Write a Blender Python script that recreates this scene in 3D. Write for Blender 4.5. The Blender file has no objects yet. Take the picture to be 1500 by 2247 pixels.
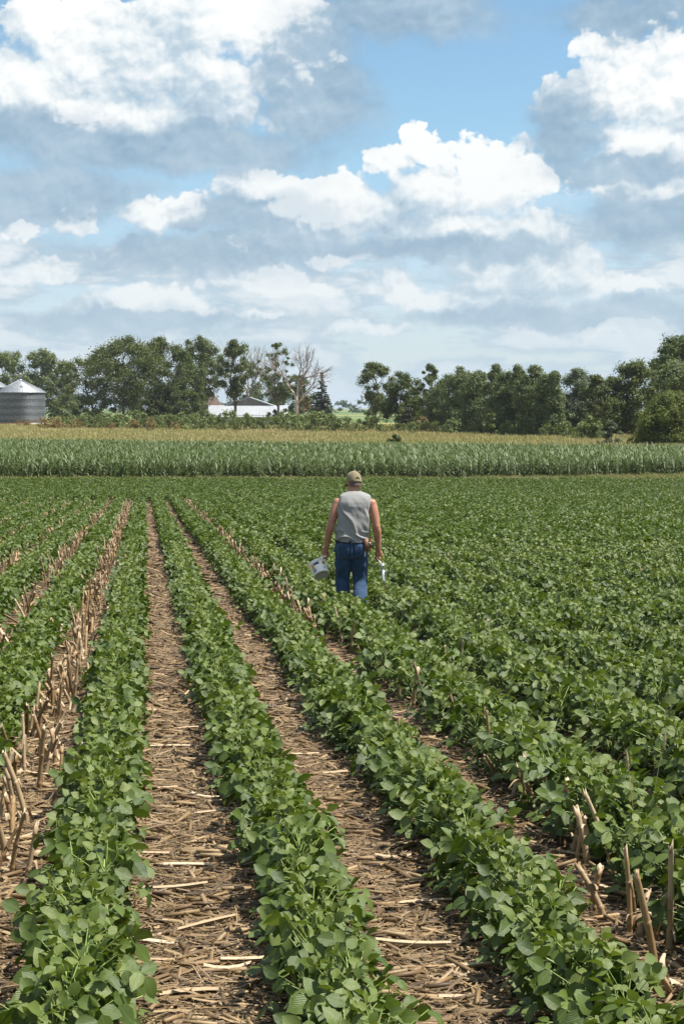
import bpy, bmesh, math, random
import numpy as np
from mathutils import Vector, Matrix, Euler, noise

random.seed(7)
RNG = np.random.default_rng(7)
SC = bpy.context.scene
COL = SC.collection
R = math.radians

# ------------------------------------------------------------------ camera, sky, sun, exposure
F = 3120.0                       # focal length in photo pixels (1500 x 2247)
EYE = 1.75
PITCH = R(-4.22)
cam = bpy.data.cameras.new('camera'); cam_o = bpy.data.objects.new('camera', cam); COL.objects.link(cam_o)
cam.sensor_fit = 'VERTICAL'; cam.sensor_height = 36.0; cam.lens = 36.0 * F / 2247.0
cam.clip_start = 0.05; cam.clip_end = 20000
cam_o.location = (0, 0, EYE); cam_o.rotation_euler = (R(90) + PITCH, 0, 0)
SC.camera = cam_o

SUN_EL, SUN_AZ = R(63), R(93)    # azimuth from +Y (view direction) towards +X (right)
sun_dir = Vector((math.sin(SUN_AZ) * math.cos(SUN_EL), math.cos(SUN_AZ) * math.cos(SUN_EL), math.sin(SUN_EL)))
sl = bpy.data.lights.new('sun', 'SUN'); sl.energy = 5.0; sl.angle = R(0.53); sl.color = (1.0, 0.955, 0.88)
so = bpy.data.objects.new('sun', sl); COL.objects.link(so)
so.rotation_euler = sun_dir.to_track_quat('Z', 'Y').to_euler(); so.location = (30, 0, 60)

SC.view_settings.view_transform = 'Standard'; SC.view_settings.look = 'None'
SC.view_settings.exposure = 0.88; SC.view_settings.gamma = 1.0
SC.render.engine = 'CYCLES'
cy = SC.cycles
cy.use_denoising = True; cy.sample_clamp_indirect = 4.0; cy.max_bounces = 5; cy.diffuse_bounces = 3; cy.glossy_bounces = 2
cy.transmission_bounces = 3; cy.transparent_max_bounces = 6; cy.caustics_reflective = False; cy.caustics_refractive = False
try: cy.denoiser = 'OPENIMAGEDENOISE'; cy.denoising_input_passes = 'RGB_ALBEDO_NORMAL'; cy.denoising_prefilter = 'ACCURATE'
except Exception: pass

def pix_dir(px, py):
    cx, cyy = (px - 750) / F, (1123.5 - py) / F
    c, s = math.cos(PITCH), math.sin(PITCH)
    return Vector((cx, c - s * cyy, s + c * cyy)).normalized()
def pix_ang(px, py):
    d = pix_dir(px, py)
    return math.degrees(math.atan2(d.x, d.y)), math.degrees(math.asin(d.z))

class NT:
    """tiny node-tree helper"""
    def __init__(s, tree): s.t = tree
    def n(s, typ, inp=None, **props):
        nd = s.t.nodes.new(typ)
        for k, v in props.items(): setattr(nd, k, v)
        for k, v in (inp or {}).items():
            sock = nd.inputs[k]
            if isinstance(v, bpy.types.NodeSocket): s.t.links.new(v, sock)
            elif isinstance(v, bpy.types.Node): s.t.links.new(v.outputs[0], sock)
            else: sock.default_value = v
        return nd
    def m(s, op, a, b=None, c=None, clamp=False):
        i = {0: a}
        if b is not None: i[1] = b
        if c is not None: i[2] = c
        return s.n('ShaderNodeMath', i, operation=op, use_clamp=clamp).outputs[0]
    def ss(s, x, a, b):
        return s.n('ShaderNodeMapRange', {0: x, 1: a, 2: b, 3: 0.0, 4: 1.0}, interpolation_type='SMOOTHSTEP').outputs[0]
    def mix(s, f, a, b, blend='MIX'):
        nd = s.t.nodes.new('ShaderNodeMix'); nd.data_type = 'RGBA'; nd.blend_type = blend
        for k, v in ((0, f), (6, a), (7, b)):
            if isinstance(v, bpy.types.NodeSocket): s.t.links.new(v, nd.inputs[k])
            else: nd.inputs[k].default_value = (*v, 1) if isinstance(v, tuple) and len(v) == 3 else v
        return nd.outputs[2]
    def ramp(s, x, cols):
        nd = s.t.nodes.new('ShaderNodeValToRGB'); cr = nd.color_ramp
        while len(cr.elements) < len(cols): cr.elements.new(0.5)
        for e, (p, c) in zip(cr.elements, cols): e.position = p; e.color = (*c, 1)
        s.t.links.new(x, nd.inputs[0]); return nd.outputs[0]

def build_world():
    w = bpy.data.worlds.new('World'); SC.world = w; w.use_nodes = True
    t = w.node_tree; t.nodes.clear(); q = NT(t)
    out = q.n('ShaderNodeOutputWorld')
    sky = q.n('ShaderNodeTexSky', sky_type='NISHITA', sun_disc=False, sun_elevation=SUN_EL, sun_rotation=SUN_AZ,
              altitude=300, air_density=1.0, dust_density=0.5, ozone_density=1.2)
    STR = 0.14
    d = q.n('ShaderNodeTexCoord').outputs['Generated']
    X, Y, Z = q.n('ShaderNodeSeparateXYZ', {0: d}).outputs
    # stereographic map of the whole sky, in degrees about the view direction
    iv = q.m('DIVIDE', 114.59, q.m('ADD', Y, 1.0001))
    P = q.n('ShaderNodeCombineXYZ', {0: q.m('MULTIPLY', X, iv), 1: q.m('MULTIPLY', Z, iv)}).outputs[0]
    def ang(px, py):
        v = pix_dir(px, py); k = 114.59 / (1 + v.y); return v.x * k, v.z * k
    def vm(op, a, b, c=None):
        i = {0: a, 1: b}
        if c is not None: i[2] = c
        return q.n('ShaderNodeVectorMath', i, operation=op).outputs[0]
    e = q.m('MULTIPLY', q.m('ARCSINE', Z), 57.29578)
    N2 = lambda v, s, dt, r: q.n('ShaderNodeTexNoise', {'Vector': v, 'Scale': s, 'Detail': dt, 'Roughness': r}, noise_dimensions='2D')
    wc = vm('SUBTRACT', N2(P, 0.42, 4.0, 0.62).outputs['Color'], (0.5, 0.5, 0.5))
    Pw = vm('MULTIPLY_ADD', wc, (2.2, 1.7, 0), P)
    Pq = vm('MULTIPLY', vm('MULTIPLY_ADD', wc, (1.1, 0.9, 0), P), (1.0, 1.25, 0))
    def puff(v):
        vo = q.n('ShaderNodeTexVoronoi', {'Vector': v, 'Scale': 0.60, 'Detail': 2.4, 'Roughness': 0.55, 'Lacunarity': 2.3}, voronoi_dimensions='2D', feature='F1', normalize=True)
        return q.m('SUBTRACT', 1.0, vo.outputs['Distance'])
    p1, p2 = puff(Pq), puff(vm('ADD', Pq, (0.14, 0.34, 0)))
    fine = q.m('SUBTRACT', N2(vm('MULTIPLY', P, (0.7, 1.2, 0)), 0.30, 6.0, 0.6).outputs[0], 0.5)
    low = N2(P, 0.06, 3.0, 0.5).outputs[0]
    low2 = N2(vm('ADD', P, (3.7, 1.3, 0)), 0.23, 2.0, 0.5).outputs[0]
    strat = N2(vm('MULTIPLY', P, (0.16, 0.62, 0)), 1.0, 4.0, 0.6).outputs[0]
    def blobs(lst, k, pos):
        acc = None
        for (px, py, rx, ry) in lst:
            ca, ce = ang(px, py); ra, re = rx * 0.01836, ry * 0.01836
            v = q.n('ShaderNodeVectorMath', {0: pos, 1: (1 / ra, 1 / re, 0), 2: (-ca / ra, -ce / re, 0)}, operation='MULTIPLY_ADD')
            l = q.n('ShaderNodeVectorMath', {0: v.outputs[0]}, operation='LENGTH').outputs['Value']
            acc = l if acc is None else q.m('SMOOTH_MIN', acc, l, k)
        return acc
    white = [(330, 150, 330, 150), (40, 200, 130, 110), (520, 40, 190, 110), (250, 250, 330, 70), (1400, 200, 190, 120), (1450, 320, 150, 80),
             (915, 322, 42, 46), (865, 355, 60, 42), (560, 430, 85, 62), (690, 470, 300, 70), (740, 460, 200, 80), (940, 425, 120, 90), (1090, 415, 150, 100),
             (1000, 500, 280, 70), (330, 480, 75, 46), (425, 468, 60, 46), (880, 630, 110, 60), (1060, 605, 110, 62), (1215, 595, 140, 70),
             (1050, 665, 330, 50), (350, 660, 150, 40), (90, 600, 150, 36), (640, 620, 150, 36), (1430, 425, 130, 55), (170, 480, 55, 34), (50, 520, 60, 22), (500, 540, 110, 26), (250, 545, 90, 24), (540, 600, 120, 26), (740, 560, 130, 28), (1010, 560, 160, 24), (1340, 620, 130, 34), (180, 680, 140, 22), (560, 690, 150, 20), (820, 720, 150, 20), (1300, 720, 170, 20), (80, 60, 60, 90)]
    grey = [(560, 480, 260, 60), (300, 322, 400, 48), (360, 325, 470, 62), (690, 200, 150, 190), (860, 30, 230, 80), (1400, 30, 230, 62), (1235, 290, 95, 120), (1340, 372, 210, 36),
            (1410, 490, 230, 76), (120, 430, 260, 80), (430, 555, 390, 66), (900, 545, 380, 36), (80, 290, 220, 60), (1150, 700, 420, 34), (300, 705, 460, 36), (1450, 690, 200, 40)]
    sx = q.n('ShaderNodeSeparateXYZ', {0: P})
    outside = q.m('MAXIMUM', q.ss(q.m('ABSOLUTE', sx.outputs[0]), 14.5, 19.0), q.ss(sx.outputs[1], 16.6, 20.0))
    gen = q.m('MULTIPLY', q.m('SUBTRACT', low, 0.5), 4.0)
    gen = q.m('SUBTRACT', gen, q.m('MULTIPLY', q.m('SUBTRACT', 1.0, outside), 9.0))
    pf = q.m('MULTIPLY', q.m('SUBTRACT', p1, 0.66), 1.5)
    b0 = blobs(white, 0.2, Pw); b1 = blobs(white, 0.25, vm('ADD', P, (0.35, 0.95, 0)))
    macro = q.m('SUBTRACT', b1, b0)                       # leaving the cloud upwards = sunlit top, else shaded base
    fw = q.m('MAXIMUM', q.m('SUBTRACT', 1.06, b0), gen)
    fg = q.m('MAXIMUM', q.m('SUBTRACT', 0.85, blobs(grey, 0.3, Pw)), q.m('SUBTRACT', gen, 0.35))
    FW = q.m('ADD', q.m('ADD', fw, pf), q.m('MULTIPLY', fine, 0.9))
    FG = q.m('ADD', fg, q.m('MULTIPLY', fine, 1.6))
    hz = q.ss(e, 10.0, 2.5)
    aw = q.n('ShaderNodeMapRange', {0: FW, 1: 0.0, 2: q.m('ADD', q.m('ADD', 0.16, q.m('MULTIPLY', hz, 0.40)), q.m('MULTIPLY', q.ss(macro, 0.1, -0.6), 0.7)), 3: 0.0, 4: 1.0}, interpolation_type='SMOOTHSTEP').outputs[0]
    ag = q.m('MULTIPLY', q.ss(FG, -0.35, 0.45), 0.96)
    rel = q.m('SUBTRACT', p1, p2)
    li = q.m('ADD', q.m('ADD', 0.61, q.m('MULTIPLY', q.m('MAXIMUM', q.m('MINIMUM', macro, 0.5), -0.8), 0.62)), q.m('MULTIPLY', q.m('SUBTRACT', p1, p2), 1.25))
    li = q.m('SUBTRACT', li, q.m('MULTIPLY', q.m('SUBTRACT', low2, 0.5), 1.5))
    li = q.m('SUBTRACT', li, q.m('MULTIPLY', q.ss(fg, -0.4, 0.6), 0.30))
    li = q.m('ADD', li, q.m('MULTIPLY', fine, 0.6), clamp=True)
    K = 1.0 / STR
    kc = lambda *c: tuple(x * K for x in c)
    cw = q.ramp(li, [(0.0, (0.33, 0.46, 0.60)), (0.36, (0.56, 0.67, 0.77)), (0.62, (0.82, 0.87, 0.91)), (0.86, (1.0, 1.0, 1.0))])
    cw = q.mix(1.0, cw, kc(1.1, 1.1, 1.08), 'MULTIPLY')
    cg = q.mix(q.m('ADD', q.m('ADD', 0.36, q.m('MULTIPLY', rel, 1.0)), q.m('MULTIPLY', fine, 1.5), clamp=True), kc(0.23, 0.385, 0.545), kc(0.54, 0.68, 0.80))
    blue = q.mix(1.0, sky.outputs[0], q.mix(q.ss(e, 4.0, 11.0), (1.06, 1.09, 1.15), (0.94, 1.17, 1.16)), 'MULTIPLY')
    band = q.m('MULTIPLY', q.ss(e, 9.0, 5.5), 1.0)                     # soft layered cloud low in the sky
    c = q.mix(q.m('MULTIPLY', band, q.ss(q.m('ADD', strat, q.m('MULTIPLY', pf, 0.12)), 0.36, 0.50)), blue, q.mix(q.m('ADD', q.ss(strat, 0.44, 0.62), q.m('MULTIPLY', rel, 1.1), clamp=True), kc(0.47, 0.62, 0.74), kc(0.96, 0.99, 1.0)))
    c = q.mix(aw, c, cw)
    ag2 = q.m('MULTIPLY', ag, q.m('SUBTRACT', 1.0, q.m('MULTIPLY', q.m('MULTIPLY', aw, q.ss(li, 0.55, 0.9)), 0.5)))
    c = q.mix(ag2, c, cg)
    veil = q.m('MULTIPLY', q.m('POWER', 2.718, q.m('MULTIPLY', q.m('MAXIMUM', e, 0.0), -0.165)), 0.94)
    c = q.mix(veil, c, kc(0.60, 0.725, 0.81))
    bg = q.n('ShaderNodeBackground', {0: c, 1: STR * 0.53})
    t.links.new(bg.outputs[0], out.inputs[0])
    w.cycles.sampling_method = 'MANUAL'; w.cycles.sample_map_resolution = 512
build_world()

# ------------------------------------------------------------------ ground shape
LEVEL = -2.5
def G(y):
    y = np.maximum(np.asarray(y, float), -60.0)
    a = -0.0408 * y; k = 0.55
    h = np.clip(0.5 + 0.5 * (a - LEVEL) / k, 0, 1)
    return LEVEL * (1 - h) + a * h + k * h * (1 - h)
def on_ground(px, py):
    d = pix_dir(px, py); o = Vector((0, 0, EYE)); t = 1.0; dt = 1.0
    while t < 6000:
        p = o + d * t
        if p.z < float(G(p.y)):
            lo, hi = t - dt, t
            for _ in range(30):
                m = (lo + hi) / 2; p = o + d * m
                if p.z < float(G(p.y)): hi = m
                else: lo = m
            return o + d * hi
        dt = max(0.5, t * 0.01); t += dt
    return o + d * 3000
def pxm(y): return F / y          # photo pixels per metre at depth y (nearly)
def gp(x, y): return Vector((x, y, float(G(y))))

# ------------------------------------------------------------------ object helpers
def mesh(name, V, Fc, mats, smooth=True, fmat=None, uv=None):
    me = bpy.data.meshes.new(name)
    V = np.asarray(V, float)
    me.from_pydata(V.tolist() if len(V) else [], [], [tuple(f) for f in Fc])
    for m in (mats if isinstance(mats, (list, tuple)) else [mats]): me.materials.append(m)
    if smooth: me.polygons.foreach_set('use_smooth', [True] * len(me.polygons))
    if fmat is not None: me.polygons.foreach_set('material_index', fmat)
    if uv is not None:
        l = me.uv_layers.new(name='uv'); vi = np.empty(len(me.loops), np.int32); me.loops.foreach_get('vertex_index', vi)
        l.data.foreach_set('uv', np.asarray(uv, np.float32)[vi].ravel())
    me.update(); return me
def obj(name, me, parent=None, mat4=None, loc=None, rot=None, scl=None):
    o = bpy.data.objects.new(name, me); COL.objects.link(o)
    if parent is not None: o.parent = parent
    if mat4 is not None: o.matrix_basis = mat4
    if loc is not None: o.location = loc
    if rot is not None: o.rotation_euler = rot
    if scl is not None: o.scale = scl
    return o
def tag(o, label, cat=None, group=None, kind=None):
    if label: o['label'] = label
    if cat: o['category'] = cat
    if group: o['group'] = group
    if kind: o['kind'] = kind
    return o
def empty(name, loc=(0, 0, 0), rz=0.0):
    o = bpy.data.objects.new(name, None); COL.objects.link(o); o.location = loc; o.rotation_euler = (0, 0, rz); o.empty_display_size = 0.1
    return o

class MB:
    """collects verts and faces for one mesh"""
    def __init__(s): s.v = []; s.f = []; s.fm = []; s.n = 0
    def add(s, V, Fc, m=0):
        V = np.asarray(V, float); s.v.append(V)
        for f in Fc: s.f.append(tuple(int(i) + s.n for i in f)); s.fm.append(m)
        s.n += len(V); return s
    def V(s): return np.vstack(s.v) if s.v else np.zeros((0, 3))
    def box(s, c, h, rz=0.0, m=0):
        c = np.array(c, float); x, y, z = h
        P = np.array([(i, j, k) for i in (-x, x) for j in (-y, y) for k in (-z, z)])
        co, si = math.cos(rz), math.sin(rz)
        P = np.c_[P[:, 0] * co - P[:, 1] * si, P[:, 0] * si + P[:, 1] * co, P[:, 2]] + c
        return s.add(P, [(0, 1, 3, 2), (4, 6, 7, 5), (0, 4, 5, 1), (2, 3, 7, 6), (0, 2, 6, 4), (1, 5, 7, 3)], m)
    def tube(s, pts, rad, seg=8, m=0, cap=True, ell=None, up=None):
        pts = np.asarray(pts, float); n = len(pts); rad = np.broadcast_to(np.asarray(rad, float), (n,))
        T = np.gradient(pts, axis=0); T /= np.linalg.norm(T, axis=1)[:, None] + 1e-9
        ref = np.array(up if up is not None else ((0, 0, 1) if abs(T[0][2]) < 0.9 else (0, 1, 0)), float)
        rings = []; A = np.cross(T[0], ref); A /= np.linalg.norm(A)
        ang = np.arange(seg) / seg * 2 * math.pi
        for i in range(n):
            A = A - T[i] * np.dot(A, T[i]); A /= np.linalg.norm(A) + 1e-9
            B = np.cross(T[i], A)
            e1, e2 = (1, 1) if ell is None else ell
            rings.append(pts[i] + rad[i] * (np.outer(np.cos(ang) * e1, A) + np.outer(np.sin(ang) * e2, B)))
        V = np.vstack(rings); Fc = []
        for i in range(n - 1):
            for j in range(seg):
                k = (j + 1) % seg
                Fc.append((i * seg + j, i * seg + k, (i + 1) * seg + k, (i + 1) * seg + j))
        if cap: Fc.append(tuple(range(seg - 1, -1, -1))); Fc.append(tuple((n - 1) * seg + j for j in range(seg)))
        return s.add(V, Fc, m)
    def ellipsoid(s, c, r, M=None, seg=16, rings=10, m=0):
        V = [(0, 0, 1)]
        for i in range(1, rings):
            th = math.pi * i / rings
            for j in range(seg):
                ph = 2 * math.pi * j / seg; V.append((math.sin(th) * math.cos(ph), math.sin(th) * math.sin(ph), math.cos(th)))
        V.append((0, 0, -1)); V = np.array(V) * np.array(r)
        if M is not None: V = V @ np.array(M.to_3x3()).T
        V = V + np.array(c); Fc = []
        for j in range(seg): Fc.append((0, 1 + j, 1 + (j + 1) % seg))
        for i in range(rings - 2):
            for j in range(seg):
                k = (j + 1) % seg; o = 1 + i * seg
                Fc.append((o + j, o + seg + j, o + seg + k, o + k))
        o = 1 + (rings - 2) * seg; L = len(V) - 1
        for j in range(seg): Fc.append((o + j, L, o + (j + 1) % seg))
        return s.add(V, Fc, m)
    def lathe(s, prof, seg=32, m=0, M=None, close=False):
        ang = np.arange(seg) / seg * 2 * math.pi
        V = np.vstack([np.c_[r * np.cos(ang), r * np.sin(ang), np.full(seg, z)] for r, z in prof])
        if M is not None: V = V @ np.array(M.to_3x3()).T + np.array(M.translation)
        Fc = [(i * seg + j, i * seg + (j + 1) % seg, (i + 1) * seg + (j + 1) % seg, (i + 1) * seg + j) for i in range(len(prof) - 1) for j in range(seg)]
        if close: Fc.append(tuple(range(seg - 1, -1, -1))); Fc.append(tuple((len(prof) - 1) * seg + j for j in range(seg)))
        return s.add(V, Fc, m)
    def build(s, name, mats, parent=None, smooth=True, **k):
        return obj(name, mesh(name, s.V(), s.f, mats, smooth, s.fm if isinstance(mats, (list, tuple)) else None), parent, **k)
    def xf(s, M):
        A = np.array(M)
        s.v = [v @ A[:3, :3].T + A[:3, 3] for v in s.v]; return s

def catmull(P, n=6):
    P = [np.array(p, float) for p in P]; out = []
    Q = [2 * P[0] - P[1]] + P + [2 * P[-1] - P[-2]]
    for i in range(1, len(Q) - 2):
        for k in range(n):
            t = k / n
            out.append(0.5 * ((2 * Q[i]) + (-Q[i - 1] + Q[i + 1]) * t + (2 * Q[i - 1] - 5 * Q[i] + 4 * Q[i + 1] - Q[i + 2]) * t * t + (-Q[i - 1] + 3 * Q[i] - 3 * Q[i + 1] + Q[i + 2]) * t ** 3))
    out.append(P[-1]); return np.array(out)

def scatter(name, pts, rots, scl, idx, protos, label, cat):
    """one 'stuff' object: prototypes instanced on points"""
    pc = bpy.data.collections.new(name + '_kinds')
    for p in protos: pc.objects.link(p)
    me = bpy.data.meshes.new(name); n = len(pts)
    me.vertices.add(n); me.vertices.foreach_set('co', np.asarray(pts, np.float32).ravel())
    a = me.attributes.new('rot', 'FLOAT_VECTOR', 'POINT'); a.data.foreach_set('vector', np.asarray(rots, np.float32).ravel())
    a = me.attributes.new('scl', 'FLOAT', 'POINT'); a.data.foreach_set('value', np.asarray(scl, np.float32))
    a = me.attributes.new('idx', 'INT', 'POINT'); a.data.foreach_set('value', np.asarray(idx, np.int32))
    o = bpy.data.objects.new(name, me); COL.objects.link(o); tag(o, label, cat, kind='stuff')
    ng = bpy.data.node_groups.new(name, 'GeometryNodeTree')
    ng.interface.new_socket('Geometry', in_out='INPUT', socket_type='NodeSocketGeometry')
    ng.interface.new_socket('Geometry', in_out='OUTPUT', socket_type='NodeSocketGeometry')
    gi = ng.nodes.new('NodeGroupInput'); go = ng.nodes.new('NodeGroupOutput')
    ip = ng.nodes.new('GeometryNodeInstanceOnPoints'); ci = ng.nodes.new('GeometryNodeCollectionInfo')
    ci.inputs['Collection'].default_value = pc; ci.inputs['Separate Children'].default_value = True; ci.inputs['Reset Children'].default_value = True
    def na(nm, tp):
        x = ng.nodes.new('GeometryNodeInputNamedAttribute'); x.data_type = tp; x.inputs['Name'].default_value = nm
        return next(s_ for s_ in x.outputs if s_.enabled and s_.name == 'Attribute')
    ln = ng.links.new
    ln(gi.outputs[0], ip.inputs['Points']); ln(ci.outputs[0], ip.inputs['Instance']); ip.inputs['Pick Instance'].default_value = True
    ln(na('idx', 'INT'), ip.inputs['Instance Index']); ln(na('rot', 'FLOAT_VECTOR'), ip.inputs['Rotation']); ln(na('scl', 'FLOAT'), ip.inputs['Scale'])
    ln(ip.outputs[0], go.inputs[0])
    md = o.modifiers.new('scatter', 'NODES'); md.node_group = ng
    return o
def proto(name, me): return bpy.data.objects.new(name, me)

# ------------------------------------------------------------------ materials
def newmat(name):
    m = bpy.data.materials.new(name); m.use_nodes = True; t = m.node_tree; t.nodes.clear()
    q = NT(t); out = q.n('ShaderNodeOutputMaterial'); return m, q, out
def simple(name, col, rough=0.6, metal=0.0, spec=0.5, nscale=8.0, var=0.25, bump=0.0, bscale=60.0, stretch=(1, 1, 1)):
    m, q, out = newmat(name)
    tc = q.n('ShaderNodeTexCoord'); v = q.n('ShaderNodeMapping', {0: tc.outputs['Object'], 'Scale': stretch}).outputs[0]
    nz = q.n('ShaderNodeTexNoise', {'Vector': v, 'Scale': nscale, 'Detail': 5.0, 'Roughness': 0.6}).outputs[0]
    f = q.ss(nz, 0.3, 0.7)
    c = q.mix(f, tuple(x * (1 - var) for x in col), tuple(min(1, x * (1 + var)) for x in col))
    i = {'Base Color': c, 'Roughness': rough, 'Metallic': metal, 'Specular IOR Level': spec}
    if bump:
        nb = q.n('ShaderNodeTexNoise', {'Vector': v, 'Scale': bscale, 'Detail': 4.0}).outputs[0]
        i['Normal'] = q.n('ShaderNodeBump', {'Strength': bump, 'Distance': 0.01, 'Height': nb}).outputs[0]
    p = q.n('ShaderNodeBsdfPrincipled', i); q.t.links.new(p.outputs[0], out.inputs[0]); return m
def leafmat(name, cols, rough=0.5, trans=0.3, spec=0.4, veins=False, back=1.25, tint=(1.2, 1.25, 0.55), patch=None):
    m, q, out = newmat(name)
    ge = q.n('ShaderNodeNewGeometry'); oi = q.n('ShaderNodeObjectInfo')
    r = q.m('FRACT', q.m('ADD', ge.outputs['Random Per Island'], oi.outputs['Random']))
    n = len(cols); c = q.ramp(r, [(i / max(1, n - 1), k) for i, k in enumerate(cols)])
    i = {'Roughness': rough, 'Specular IOR Level': spec}
    if patch:                       # slow colour drift over the field or crown
        nz = q.n('ShaderNodeTexNoise', {'Vector': ge.outputs['Position'], 'Scale': patch[0], 'Detail': 3.0}).outputs[0]
        c = q.mix(q.m('MULTIPLY', q.ss(nz, 0.35, 0.7), patch[2]), c, patch[1])
    if veins:
        uv = q.n('ShaderNodeUVMap'); sp = q.n('ShaderNodeSeparateXYZ', {0: uv.outputs[0]})
        au = q.m('ABSOLUTE', sp.outputs[0])
        mid = q.ss(au, 0.045, 0.0)
        lat = q.m('FRACT', q.m('MULTIPLY', q.m('SUBTRACT', sp.outputs[1], q.m('MULTIPLY', au, 0.75)), 7.0))
        lat = q.m('ABSOLUTE', q.m('SUBTRACT', lat, 0.5)); latm = q.m('MULTIPLY', q.ss(lat, 0.13, 0.0), 0.22)
        vm = q.m('MULTIPLY', q.m('MAXIMUM', mid, latm), 0.8)
        c = q.mix(vm, c, (0.17, 0.24, 0.09))
        qn = q.n('ShaderNodeTexNoise', {'Vector': uv.outputs[0], 'Scale': 5.0, 'Detail': 3.0, 'Roughness': .6}).outputs[0]
        c = q.mix(q.m('MULTIPLY', q.ss(qn, .45, .75), .35), c, q.mix(1.0, c, (1.7, 1.5, 1.5), 'MULTIPLY'))
        hb = q.m('ADD', q.m('SUBTRACT', q.ss(lat, 0.0, 0.35), mid), q.m('MULTIPLY', qn, 1.4))
        i['Normal'] = q.n('ShaderNodeBump', {'Strength': 0.3, 'Distance': 0.003, 'Height': hb}).outputs[0]
    c2 = q.mix(ge.outputs['Backfacing'], c, q.mix(1.0, c, (back, back, back * 0.95), 'MULTIPLY'))
    i['Base Color'] = c2
    p = q.n('ShaderNodeBsdfPrincipled', i)
    tr = q.n('ShaderNodeBsdfTranslucent', {'Color': q.mix(1.0, c, tint, 'MULTIPLY')})
    mx = q.n('ShaderNodeMixShader', {0: trans, 1: p.outputs[0], 2: tr.outputs[0]})
    q.t.links.new(mx.outputs[0], out.inputs[0]); return m
def strawmat(name, cols, rough=0.55, stretch=(40, 40, 4), dark=0.55):
    m, q, out = newmat(name)
    oi = q.n('ShaderNodeObjectInfo'); ge = q.n('ShaderNodeNewGeometry'); tc = q.n('ShaderNodeTexCoord')
    r = q.m('FRACT', q.m('ADD', ge.outputs['Random Per Island'], oi.outputs['Random']))
    n = len(cols); c = q.ramp(r, [(i / max(1, n - 1), k) for i, k in enumerate(cols)])
    v = q.n('ShaderNodeMapping', {0: tc.outputs['Object'], 'Scale': stretch}).outputs[0]
    nz = q.n('ShaderNodeTexNoise', {'Vector': v, 'Scale': 3.0, 'Detail': 4.0, 'Roughness': 0.65}).outputs[0]
    c = q.mix(q.m('MULTIPLY', q.ss(nz, 0.45, 0.8), 0.75), c, q.mix(1.0, c, (dark, dark * 0.92, dark * 0.85), 'MULTIPLY'))
    bp = q.n('ShaderNodeBump', {'Strength': 0.4, 'Distance': 0.003, 'Height': nz}).outputs[0]
    p = q.n('ShaderNodeBsdfPrincipled', {'Base Color': c, 'Roughness': rough, 'Specular IOR Level': 0.35, 'Normal': bp})
    q.t.links.new(p.outputs[0], out.inputs[0]); return m

M = {}
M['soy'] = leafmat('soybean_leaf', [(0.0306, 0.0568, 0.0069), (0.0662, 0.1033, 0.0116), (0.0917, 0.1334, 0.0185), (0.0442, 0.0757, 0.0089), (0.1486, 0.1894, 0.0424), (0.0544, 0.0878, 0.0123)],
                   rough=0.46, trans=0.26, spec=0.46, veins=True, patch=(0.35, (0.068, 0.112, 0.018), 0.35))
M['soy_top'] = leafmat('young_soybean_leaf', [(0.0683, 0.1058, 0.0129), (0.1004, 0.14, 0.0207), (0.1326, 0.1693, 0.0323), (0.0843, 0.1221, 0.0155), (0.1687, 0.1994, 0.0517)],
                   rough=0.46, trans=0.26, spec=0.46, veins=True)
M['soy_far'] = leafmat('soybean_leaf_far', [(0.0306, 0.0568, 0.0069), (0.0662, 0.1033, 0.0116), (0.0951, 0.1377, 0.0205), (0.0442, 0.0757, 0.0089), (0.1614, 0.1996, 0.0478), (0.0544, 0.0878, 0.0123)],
                       rough=0.52, trans=0.27, spec=0.34, patch=(0.35, (0.068, 0.112, 0.018), 0.35))
M['stem'] = simple('soybean_stem', (0.24, 0.32, 0.08), 0.55, nscale=30)
M['corn'] = leafmat('corn_leaf', [(0.0474, 0.0713, 0.0203), (0.0778, 0.1078, 0.0367), (0.1408, 0.1673, 0.0819), (0.0593, 0.0855, 0.026)], rough=0.5, trans=0.24, spec=0.4, tint=(1.1, 1.3, 0.5))
M['straw'] = strawmat('straw', [(0.50, 0.37, 0.22), (0.30, 0.20, 0.12), (0.62, 0.50, 0.33), (0.42, 0.29, 0.16), (0.22, 0.15, 0.09), (0.55, 0.43, 0.27)])
M['stalk'] = strawmat('dry_corn_stalk', [(0.342, 0.2232, 0.1092), (0.209, 0.1283, 0.0617), (0.456, 0.342, 0.209), (0.2755, 0.1757, 0.0855), (0.1615, 0.1045, 0.057), (0.38, 0.2755, 0.1615)], rough=0.5)
M['husk'] = strawmat('dry_corn_husk', [(0.46, 0.36, 0.23), (0.38, 0.27, 0.16), (0.54, 0.44, 0.30)], rough=0.6)
M['pith'] = simple('stalk_pith', (0.42, 0.33, 0.22), 0.8, nscale=40)
M['drygrass'] = leafmat('meadow_grass', [(0.33, 0.27, 0.13), (0.26, 0.225, 0.10), (0.40, 0.33, 0.18), (0.21, 0.205, 0.085)], rough=0.6, trans=0.25, tint=(1.1, 1.1, 0.6), patch=(0.05, (0.20, 0.22, 0.06), 0.6))
M['weed'] = leafmat('weed_grass', [(0.10, 0.16, 0.04), (0.14, 0.18, 0.05), (0.20, 0.19, 0.07), (0.26, 0.20, 0.10)], rough=0.55, trans=0.25)
M['weed_tan'] = leafmat('weed_grass_dry', [(0.30, 0.235, 0.13), (0.25, 0.215, 0.105), (0.17, 0.185, 0.07)], rough=0.6, trans=0.25)
M['cotton'] = leafmat('cottonwood_leaf', [(0.0552, 0.0773, 0.0166), (0.0782, 0.1012, 0.023), (0.1058, 0.127, 0.035), (0.1426, 0.1638, 0.0598)], rough=0.6, trans=0.24, spec=0.22)
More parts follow.
